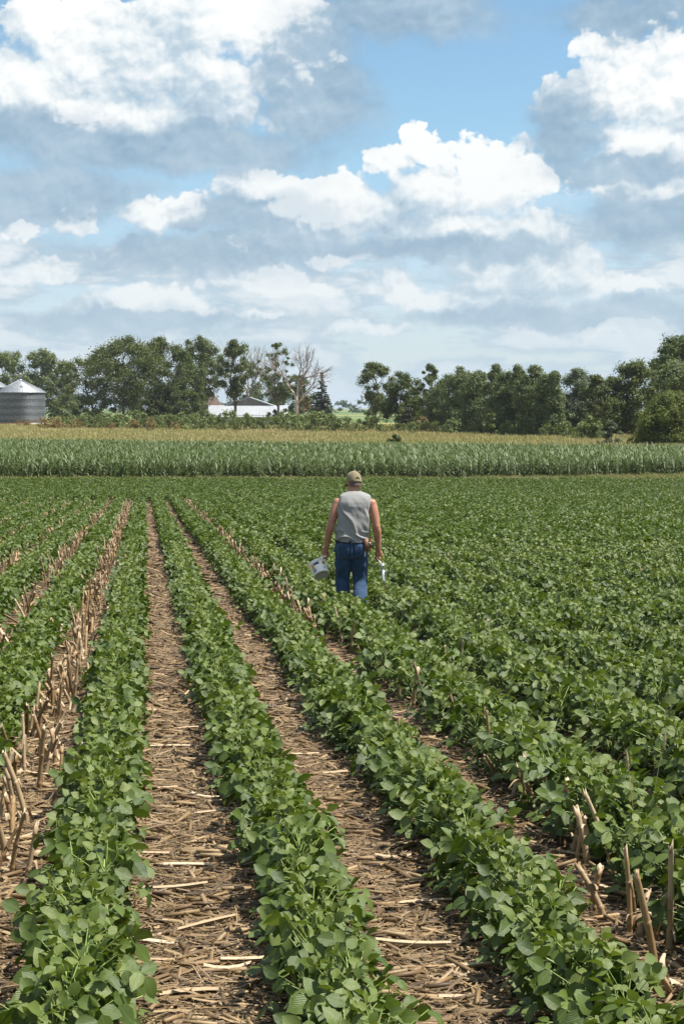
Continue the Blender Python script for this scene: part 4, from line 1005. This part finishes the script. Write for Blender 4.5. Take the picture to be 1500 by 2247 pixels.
def cloth_mat(name, col, col2, wscale, fade=0.35, fold=.4):
    m, q, out = newmat(name); tc = q.n('ShaderNodeTexCoord'); v = tc.outputs['Object']
    n1 = q.n('ShaderNodeTexNoise', {'Vector': v, 'Scale': 7.0, 'Detail': 5.0, 'Roughness': .6}).outputs[0]
    n2 = q.n('ShaderNodeTexNoise', {'Vector': q.n('ShaderNodeMapping', {0: v, 'Scale': (1, 1, .25)}).outputs[0], 'Scale': wscale, 'Detail': 3.0}).outputs[0]
    c = q.mix(q.m('MULTIPLY', q.ss(n1, .4, .72), fade), col, col2)
    c = q.mix(q.m('MULTIPLY', q.ss(n2, .4, .7), .25), c, tuple(x * .7 for x in col))
    bp = q.n('ShaderNodeBump', {'Strength': fold, 'Distance': .004, 'Height': n2}).outputs[0]
    p = q.n('ShaderNodeBsdfPrincipled', {'Base Color': c, 'Roughness': .85, 'Specular IOR Level': .2, 'Sheen Weight': .15, 'Normal': bp})
    q.t.links.new(p.outputs[0], out.inputs[0]); return m
M['skin'] = skin_mat(); M['shirt'] = cloth_mat('grey_tshirt', (.25, .246, .238), (.31, .306, .296), 160, .4, .15)
M['denim'] = cloth_mat('blue_denim', (.020, .046, .094), (.046, .092, .168), 220, .6, .3)
M['denim_lt'] = cloth_mat('worn_denim', (.06, .12, .22), (.12, .20, .32), 220, .5, .3)
M['cap'] = cloth_mat('khaki_cap', (.20, .165, .095), (.27, .225, .14), 150, .5, .2)
M['cap_dk'] = simple('cap_strap', (.10, .085, .05), .8, nscale=30); M['leather'] = simple('brown_leather', (.16, .065, .03), .5, nscale=30)
M['belt'] = simple('black_belt', (.018, .014, .012), .45, nscale=30); M['red'] = simple('red_grip', (.30, .015, .012), .4, nscale=20)
M['hair'] = simple('grey_hair', (.085, .062, .048), .7, nscale=80); M['boot'] = simple('work_boot', (.13, .075, .04), .7, nscale=20)
M['pail'] = simple('white_plastic', (.86, .83, .77), .35, nscale=6, var=.06); M['pail_b'] = simple('shaded_pail_bottom', (.50, .47, .42), .55, nscale=9, var=.18)
M['navy'] = simple('navy_print', (.02, .03, .11), .4, nscale=10); M['orange'] = simple('orange_print', (.62, .30, .03), .4, nscale=10); M['greyp'] = simple('grey_print', (.26, .28, .33), .45, nscale=10)
M['chrome'] = simple('polished_steel', (.88, .86, .82), .24, 1.0, nscale=10, var=.05); M['steel'] = simple('dull_steel', (.30, .31, .33), .38, 1.0, nscale=10)

mp = on_ground(772, 1362)
man = empty('person', (mp.x, mp.y, mp.z)); tag(man, 'man in grey sleeveless shirt, blue jeans and khaki cap walking away through soybeans', 'person')
HM = Matrix.Translation((.022, .115, 1.548)) @ Matrix.Rotation(R(24), 4, 'Z') @ Matrix.Rotation(R(-16), 4, 'X') @ Matrix.Rotation(R(3), 4, 'Y')
def hp(*p): return tuple(HM @ Vector(p))
body = MB()
# head: skull, jaw, nose, ears, brow
body.ellipsoid(hp(0, -.005, .015), (.076, .094, .100), HM, 20, 14); body.ellipsoid(hp(0, .030, -.052), (.056, .060, .062), HM)
body.ellipsoid(hp(0, .068, -.088), (.026, .022, .020), HM); body.tube([hp(0, .090, .010), hp(0, .104, -.018), hp(0, .112, -.036)], (.010, .013, .016), 8)
body.ellipsoid(hp(0, .078, .022), (.048, .018, .014), HM)
for sx in (-1, 1):
    body.ellipsoid(hp(sx * .080, -.008, -.005), (.011, .022, .034), HM); body.ellipsoid(hp(sx * .036, .062, -.025), (.024, .022, .018), HM)
body.ellipsoid(hp(0, .090, -.062), (.024, .012, .008), HM)
# neck, shoulders, torso core
body.tube(catmull([(.008, .035, 1.36), (.012, .062, 1.44), (.018, .095, 1.52)], 4), np.linspace(.066, .058, 9), 14)
body.tube(catmull([(0, 0, .88), (0, .005, 1.05), (.005, .012, 1.22), (.02, .03, 1.36)], 4), [.10, .10, .1, .1, .105, .108, .11, .112, .115, .112, .105, .095, .08], 16, ell=(1.35, .85), up=(0, 1, 0))
def arm(sx, sh, el, wr, ax):
    body.tube(catmull([(sx * .06 + .02, .035, 1.35), sh], 3), (.05, .056, .056, .054), 12)
    P = catmull([sh, tuple((np.array(sh) * .55 + np.array(el) * .45) + np.array((sx * .004, -.004, 0))), el], 4)
    body.tube(P, np.interp(np.linspace(0, 1, len(P)), [0, .25, .55, 1], [.055, .055, .052, .042]), 12)
    P = catmull([el, tuple(np.array(el) * .65 + np.array(wr) * .35 + np.array((sx * .006, 0, 0))), wr], 4)
    body.tube(P, np.interp(np.linspace(0, 1, len(P)), [0, .3, .7, 1], [.042, .047, .038, .028]), 12)
    body.ellipsoid(sh, (.056, .056, .058)); body.ellipsoid(el, (.043, .043, .043))
    # hand closed round a bar that runs fore and aft
    w = np.array(wr, float); d = w - np.array(el); d /= np.linalg.norm(d)
    body.tube([w, w + d * .045 + (sx * .006, .004, 0), w + d * .088 + (sx * .012, .006, 0)], (.027, .036, .034), 10, ell=(.62, 1.18), up=(1, 0, 0))
    kn = w + d * .088 + (sx * .014, .004, 0)
    for i, (o, L) in enumerate(((.033, .92), (.011, 1.04), (-.011, 1.0), (-.032, .82))):
        b0 = kn + (0, o, 0); q = [b0, b0 + np.array((-sx * .001, 0, -.030 * L)), b0 + np.array((-sx * .026 * L, 0, -.040 * L)), b0 + np.array((-sx * .040 * L, 0, -.016 * L)), b0 + np.array((-sx * .030 * L, 0, .004))]
        body.tube(catmull(q, 3), np.linspace(.0105, .0082, 13), 8)
    t0 = w + d * .028 + (-sx * .006, .030, 0)
    body.tube(catmull([t0, t0 + (-sx * .012, .020, -.028), t0 + (-sx * .024, .010, -.056), t0 + (-sx * .028, -.010, -.072)], 3), np.linspace(.0135, .0095, 10), 8)
    return kn + np.array((-sx * .018, 0, -.014))
gripL = arm(-1, (-.158, .03, 1.325), (-.238, -.02, 1.075), (-.288, .02, .825), 0)
gripR = arm(1, (.222, .03, 1.315), (.272, -.03, 1.065), (.292, .005, .800), 0)
# legs inside the jeans
LEG = {-1: [(-.092, 0, .84), (-.108, .075, .47), (-.098, -.06, .09)], 1: [(.082, 0, .84), (.092, .05, .45), (.088, -.20, .15)]}
for sx in (-1, 1):
    P = catmull(LEG[sx], 5); body.tube(P, np.interp(np.linspace(0, 1, len(P)), [0, .5, .62, 1], [.078, .055, .056, .04]), 10)
skin = remeshed('body', body, .0065, M['skin'], man, 5)
# jeans
def wr_d(c):
    z = c.z; hem = max(0, .45 - z) / .45
    a = noise.noise(Vector((c.x * 7, c.y * 7, z * 9))) * .006
    a += (noise.noise(Vector((c.x * 9 + 4, c.y * 9, z * 26 + c.x * 12))) * .011) * hem
    a += noise.noise(Vector((c.x * 22 + z * 9, c.y * 16, z * 14))) * .0035 * (1 + hem) + .004 * noise.noise(Vector((c.x * 16 - z * 20, 3.1, z * 8)))
    return a
je = MB()
je.tube(catmull([(-.005, 0, .935), (-.005, -.008, .86), (-.005, -.012, .79), (-.005, 0, .73)], 4), [.180, .183, .186, .189, .192, .193, .194, .194, .193, .19, .187, .183, .172], 24, ell=(1, .66), up=(0, 1, 0))
for sx in (-1, 1):
    P = catmull([(LEG[sx][0][0], 0, .80), (LEG[sx][0][0] * 1.06, .03, .64), LEG[sx][1], tuple((np.array(LEG[sx][1]) + np.array(LEG[sx][2])) / 2), (LEG[sx][2][0], LEG[sx][2][1], LEG[sx][2][2] - .01)], 5)
    je.tube(P, np.interp(np.linspace(0, 1, len(P)), [0, .25, .5, .72, 1], [.098, .100, .083, .080, .086]), 18)
    je.ellipsoid((sx * .075 - .005, -.066, .815), (.092, .070, .115))
jeans = remeshed('jeans', je, .0085, M['denim'], man, 16, wr_d)
def on_seat(px_, pz_):                            # back surface of the jeans
    best = -1.0
    hit, loc, nor, _ = jeans.ray_cast(Vector((px_, -1, pz_)), Vector((0, 1, 0)))
    return np.array(loc) if hit else np.array((px_, -.13, pz_))
for sx, x0 in ((-1, -.10), (1, .085)):            # back pockets, stitched edge
    nx, nz = 9, 9; V = []
    for j in range(nz):
        for i in range(nx):
            u, v = i / (nx - 1) - .5, j / (nz - 1); wdt = .135 * (1 - .12 * v); q = on_seat(x0 + u * wdt, .872 - v * .145 - (.018 * (1 - abs(u) * 2) if j == nz - 1 else 0)); V.append(q + (0, -.005, 0))
    Fc = [(j * nx + i, j * nx + i + 1, (j + 1) * nx + i + 1, (j + 1) * nx + i) for j in range(nz - 1) for i in range(nx - 1)]
    pk = obj('back_pocket', mesh('back_pocket', V, Fc, M['denim']), man); sd = pk.modifiers.new('thick', 'SOLIDIFY'); sd.thickness = .004; sd.offset = -1
    MB().tube([np.array(V[i]) + (0, -.004, -.003) for i in range(nx)], .0022, 4).build('stitching', M['denim_lt'], pk)
MB().tube([on_seat(-.005, z) + (0, -.002, 0) for z in np.linspace(.915, .76, 10)], .003, 4).build('seat_seam', M['denim_lt'], man)
q = on_seat(.135, .80); MB().box((q[0], q[1] - .009, q[2]), (.013, .003, .016)).build('leather_patch', M['leather'], man, False)
q = on_seat(-.19, .80); MB().tube([(-.185, -.06, .79), (-.205, -.03, .785), (-.203, 0, .795)], .008, 6).build('hammer_loop', M['denim'], man)
# boots
for sx in (-1, 1):
    a = np.array(LEG[sx][2]); hz = a[2] - .09; b = MB(); tilt = 0.0 if sx < 0 else -.55
    pts = np.array([(0, -.055, .035), (0, .0, .05), (0, .07, .042), (0, .15, .034), (0, .195, .03)]); pts[:, 2] += pts[:, 1] * tilt * .5
    b.tube(pts + (a[0], a[1], max(hz, 0)), (.036, .048, .046, .046, .030), 12, ell=(1, .8)); b.tube([a + (0, 0, -.07), a + (0, -.005, .06)], (.046, .050), 12)
    remeshed('boot', b, .010, M['boot'], man, 4)
# belt and loops
ang = np.linspace(0, 2 * math.pi, 49)[:-1]
def hip_ring(z, off):
    o = []
    for a in ang:
        d = Vector((-math.cos(a), -math.sin(a), 0)); st = Vector((-.005, 0, z)) - d * 1.0
        hit, loc, nor, _ = jeans.ray_cast(st, d); loc = loc if hit else Vector((-.005 - d.x * .18, -d.y * .12, z)); o.append(np.array(loc) - np.array(d) * off)
    return np.array(o)
r1, r2 = hip_ring(.893, .005), hip_ring(.915, .005); r2[:, 2] = .928; r1[:, 2] = .888
V = np.vstack([r1, r2, r2 * (.97, .97, 1), r1 * (.97, .97, 1)]); n = 48
belt = obj('belt', mesh('belt', V, [(k * n + j, k * n + (j + 1) % n, ((k + 1) % 4) * n + (j + 1) % n, ((k + 1) % 4) * n + j) for k in range(4) for j in range(n)], M['belt']), man)
for x in (-.115, -.005, .095):
    h_, loc, _, _ = belt.ray_cast(Vector((x, -1, .908)), Vector((0, 1, 0))); yb = loc.y if h_ else -.13
    MB().box((x, yb - .005, .905), (.006, .003, .032)).build('belt_loop', M['denim_lt'], man, False)
# sleeveless shirt
RG = [(.902, -.006, -.004, .192, .136), (.93, -.006, -.004, .196, .140), (.97, -.005, -.004, .196, .139), (1.03, -.003, -.003, .192, .132), (1.12, .003, .0, .190, .128), (1.21, .012, .008, .192, .130),
      (1.29, .022, .018, .197, .130), (1.345, .030, .028, .196, .122), (1.385, .034, .036, .192, .108), (1.41, .034, .044, .176, .096), (1.43, .030, .052, .140, .086), (1.446, .024, .061, .102, .075), (1.458, .018, .068, .076, .067)]
RG = np.array(RG); RG[:9, 3] *= .945; zz = np.r_[np.linspace(.902, 1.40, 60), np.linspace(1.405, 1.458, 10)]; sg = 120; V = []
for z in zz:
    cx, cy_, rx, ry = [np.interp(z, RG[:, 0], RG[:, k]) for k in (1, 2, 3, 4)]
    for j in range(sg):
        a = 2 * math.pi * j / sg; c, s_ = math.cos(a), math.sin(a); ex = 2 / 2.5
        x = rx * math.copysign(abs(c) ** ex, c); y = ry * math.copysign(abs(s_) ** ex, s_)
        w = noise.noise(Vector((x * 4, y * 4, z * 3))) * 2
        f = .030 * ((1 - abs(math.sin(x * 17 + z * 9 + w * 1.3))) ** 2.5 - .3) * max(0, min(1, (1.30 - z) / .12)) * max(0, min(1, (z - .93) / .1))      # long slanting folds
        f += .030 * ((1 - abs(math.sin(z * 48 + x * 6 + w * 2.0))) ** 2 - .35) * max(0, 1 - abs(z - .955) / .075)                                           # bunched above the belt
        f += .014 * noise.noise(Vector((x * 9, y * 9, z * 6 + 5))) + .007 * noise.noise(Vector((x * 24 + z * 12, y * 20, z * 14)))
        if z > 1.36: f *= max(0, (1.458 - z) / .098)
        k = 1 + f / .16
        sag = .012 * math.sin(a * 2 + 1) * max(0, 1 - (z - .902) / .04)
        V.append((cx + x * k, cy_ + y * k, z + sag))
nz = len(zz); Fc = [(i * sg + j, i * sg + (j + 1) % sg, (i + 1) * sg + (j + 1) % sg, (i + 1) * sg + j) for i in range(nz - 1) for j in range(sg)]
shirt = obj('shirt', mesh('shirt', V, Fc, M['shirt']), man); sd = shirt.modifiers.new('thick', 'SOLIDIFY'); sd.thickness = .003; sd.offset = -1
# cap: crown, brim, back strap, hair fringe below
cb = MB(); V, Fc = [], []; ns, nr = 36, 12
for i in range(nr + 1):
    th = math.pi / 2 * i / nr
    for j in range(ns):
        a = 2 * math.pi * j / ns; back = max(0, -math.sin(a)); rr_ = 1 + .012 * math.cos(a * 6) * math.cos(th)
        z = .118 * math.sin(th) + (-.036 * (1 - math.sin(th)) * back ** 1.5) + (.004 * math.sin(a * 3 + 1) * math.cos(th))
        V.append(((.084 * math.cos(th) ** .75 + .0008) * math.cos(a) * rr_, (.102 * math.cos(th) ** .75 + .0008) * math.sin(a) * rr_ - .006, z + .014))
Fc = [(i * ns + j, i * ns + (j + 1) % ns, (i + 1) * ns + (j + 1) % ns, (i + 1) * ns + j) for i in range(nr) for j in range(ns)]
Fc.append(tuple(nr * ns + j for j in range(ns)))
cb.add(V, Fc).xf(HM); cap = cb.build('cap', M['cap'], man); sd = cap.modifiers.new('thick', 'SOLIDIFY'); sd.thickness = .004
V, Fc = [], []
for i in range(7):
    for j in range(13):
        a = math.pi * (.12 + .76 * j / 12); u = i / 6; ext = .085 * u * (math.sin(a) ** .6)
        V.append((math.cos(a) * (.084 + .004 * u), math.sin(a) * .100 + ext - .006, .014 - .018 * u - .03 * (math.cos(a) ** 2) * (.3 + u * .7)))
Fc = [(i * 13 + j, i * 13 + j + 1, (i + 1) * 13 + j + 1, (i + 1) * 13 + j) for i in range(6) for j in range(12)]
br = MB().add(V, Fc).xf(HM).build('brim', M['cap'], cap); sd = br.modifiers.new('thick', 'SOLIDIFY'); sd.thickness = .005
MB().tube([tuple(HM @ Vector((math.cos(a) * .0855, math.sin(a) * .1035 - .006, -.018 + .010 * math.sin(-a)))) for a in np.linspace(-2.15, -1.0, 10)], .009, 6, ell=(.35, 1)).build('strap', M['cap_dk'], cap)
MB().tube(catmull([tuple(HM @ Vector((math.cos(a) * .052, math.sin(a) * .107 - .002, .004 + .036 * math.sin((a + 2.17) / 1.2 * math.pi)))) for a in np.linspace(-2.17, -.97, 8)], 2), .006, 6).build('back_opening', M['cap_dk'], cap)
MB().add([tuple(HM @ Vector(((.0785 + .001 * (j % 2)) * math.cos(a), .0985 * math.sin(a) - .006, z))) for z in (-.055, -.035, -.01, .01) for j, a in enumerate(np.linspace(-2.75, -.4, 22))],
         [(i * 22 + j, i * 22 + j + 1, (i + 1) * 22 + j + 1, (i + 1) * 22 + j) for i in range(3) for j in range(21)]).build('hair', M['hair'], man)
gl = MB(); 
for sx in (-1, 1): gl.tube([hp(sx * .083, -.01, .018), hp(sx * .080, .075, .010)], .0028, 5); gl.tube([hp(sx * (.042 + .028 * math.cos(a)), .098, .002 + .020 * math.sin(a)) for a in np.linspace(0, 6.283, 14)], .0018, 4)
gl.tube([hp(-.015, .101, .006), hp(.015, .101, .006)], .002, 4); gl.build('glasses', M['belt'], man)
# leather sheath and red-handled pliers on the right hip
sh_ = tag(MB().tube([(.155, -.112, .935), (.158, -.125, .87), (.162, -.128, .80)], (.024, .026, .016), 8, ell=(1, .5)).build('tool_sheath', M['leather'], None, loc=man.location), 'brown leather sheath on the right hip of the man', 'sheath')
pl = empty('pliers', man.location)
MB().tube(catmull([(.196, -.05, .975), (.200, -.060, .93), (.194, -.075, .875)], 4), .008, 7).build('handle', M['red'], pl)
MB().tube(catmull([(.208, -.055, .90), (.202, -.070, .86), (.194, -.080, .79)], 4), .0075, 7).build('handle', M['red'], pl)
MB().tube([(.19, -.082, .895), (.205, -.075, .86), (.228, -.06, .835)], (.008, .011, .005), 6).build('jaw', M['steel'], pl)
tag(pl, 'red handled pliers tucked at the right hip of the man', 'pliers')
# ---- pail
pe = empty('pail', man.location); gL = np.array(gripL)
bot = np.array((-.340, -.035, .520)); ax = Vector((-.050, .088, .112)).normalized(); Hp = .165; U = ax.cross(Vector((1, 0.1, 0))).normalized()
A3 = Matrix((Vector(U), ax.cross(U).normalized(), ax)).transposed().to_4x4(); A3.translation = Vector(bot)
sg_ = 40; MB().lathe([(.002, .004), (.080, .004), (.084, 0), (.089, .004), (.099, Hp - .012), (.0965, Hp - .004), (.087, .012), (.002, .012)], sg_, 0, A3).build('tub', M['pail'], pe)
MB().lathe([(.001, -.0018), (.070, -.0018), (.079, -.0025), (.0835, -.001)], sg_, 0, A3).build('bottom', M['pail_b'], pe)  # pail's underside, its ambient shade painted in as grey
MB().lathe([(.099, Hp - .022), (.1055, Hp - .021), (.1055, Hp - .004), (.101, Hp), (.0955, Hp - .002), (.0955, Hp - .012)], sg_, 0, A3).build('rim', M['pail'], pe)
def patch(a0, a1, z0, z1, mat, nm='label'):
    V = []
    for z in np.linspace(z0, z1, 4):
        r = .089 + .010 * (z / Hp) + .0018
        for a in np.linspace(a0, a1, 10): V.append((r * math.cos(a), r * math.sin(a), z))
    b = MB().add(V, [(i * 10 + j, i * 10 + j + 1, (i + 1) * 10 + j + 1, (i + 1) * 10 + j) for i in range(3) for j in range(9)]); b.xf(A3).build(nm, mat, pe)
# direction on the pail facing the camera
cdir = (A3.to_3x3().inverted() @ Vector((-.15, -.6, .7))); ca = math.atan2(cdir.y, cdir.x)
lf = A3.to_3x3().inverted() @ Vector((-1, -.3, 0)); sgn = 1 if math.sin(math.atan2(lf.y, lf.x) - ca) > 0 else -1
def pa(o0, o1, z0, z1, mat): patch(ca + sgn * o0, ca + sgn * o1, z0, z1, mat)
pa(-.15, .50, .098, .128, M['navy']); pa(.52, .95, .070, .128, M['orange']); pa(.45, .95, .020, .068, M['greyp']); pa(-.75, -.50, .085, .125, M['orange']); pa(-.95, -.76, .085, .125, M['navy']); pa(-.75, -.6, .03, .06, M['greyp'])
oc = bot + np.array(ax) * (Hp - .02); Un = np.array(U); l1, l2 = oc + Un * .104, oc - Un * .104
b = MB(); b.tube(catmull([l1, l1 * .55 + (gL + (0, -.05, 0)) * .45 + (0, -.01, .02), gL + (0, -.052, 0), gL, gL + (0, .052, 0), l2 * .55 + (gL + (0, .05, 0)) * .45 + (0, .01, .02), l2] if l1[1] < l2[1] else
                         [l2, l2 * .55 + (gL + (0, -.05, 0)) * .45 + (0, -.01, .02), gL + (0, -.052, 0), gL, gL + (0, .052, 0), l1 * .55 + (gL + (0, .05, 0)) * .45 + (0, .01, .02), l1], 5), .0045, 6, ell=(1, 1.5))
b.build('bail', M['pail'], pe); MB().tube([gL + (0, -.055, 0), gL + (0, .055, 0)], .010, 10).build('grip', M['pail'], pe)
for l in (l1, l2): MB().ellipsoid(l, (.012, .012, .012)).build('lug', M['pail'], pe)
tag(pe, 'tilted white plastic pail with navy and orange label in the left hand', 'pail')
# ---- bright steel hand tool
te = empty('hand_tool', man.location); gR = np.array(gripR)
def tp(px_, py_, y=0.0): return np.array(((px_ - 772) / 195, y, (1362 - py_) / 195))
b0 = tp(838, 1240, -.045)
MB().tube(catmull([gR + (0, .075, .03), gR, gR + (.004, -.03, -.012), b0], 4), .0065, 8).build('handle', M['steel'], te)
MB().ellipsoid(b0, (.023, .023, .026), None, 24, 16).build('glint_ferrule', M['chrome'], te)  # polished ball, made bigger so the sun glints on it
MB().tube([tp(837, 1245, -.045), tp(831, 1260, -.03)], .0055, 8).build('fork_arm', M['steel'], te)
MB().tube([tp(839, 1246, -.045), tp(850, 1263, -.06)], .0065, 8).build('fork_arm', M['steel'], te)
MB().tube([tp(838, 1246, -.045), tp(841, 1270, -.062), tp(844, 1290, -.075)], (.013, .015, .012), 16, ell=(1, .5)).build('blade', M['chrome'], te)
tag(te, 'shiny steel forked hand tool with narrow blade in the right hand', 'tool')

# ------------------------------------------------------------------ the air
m, q, out = newmat('air')
q.t.links.new(q.n('ShaderNodeVolumePrincipled', {'Color': (0.80, 0.89, 1.0, 1), 'Density': 0.00009, 'Anisotropy': 0.2}).outputs[0], out.inputs['Volume'])
hz = MB().box((0, 0, 17.0), (4300, 4300, 21.5)).build('haze', m, None, False); tag(hz, 'thin pale summer haze over the fields', 'haze', kind='stuff')
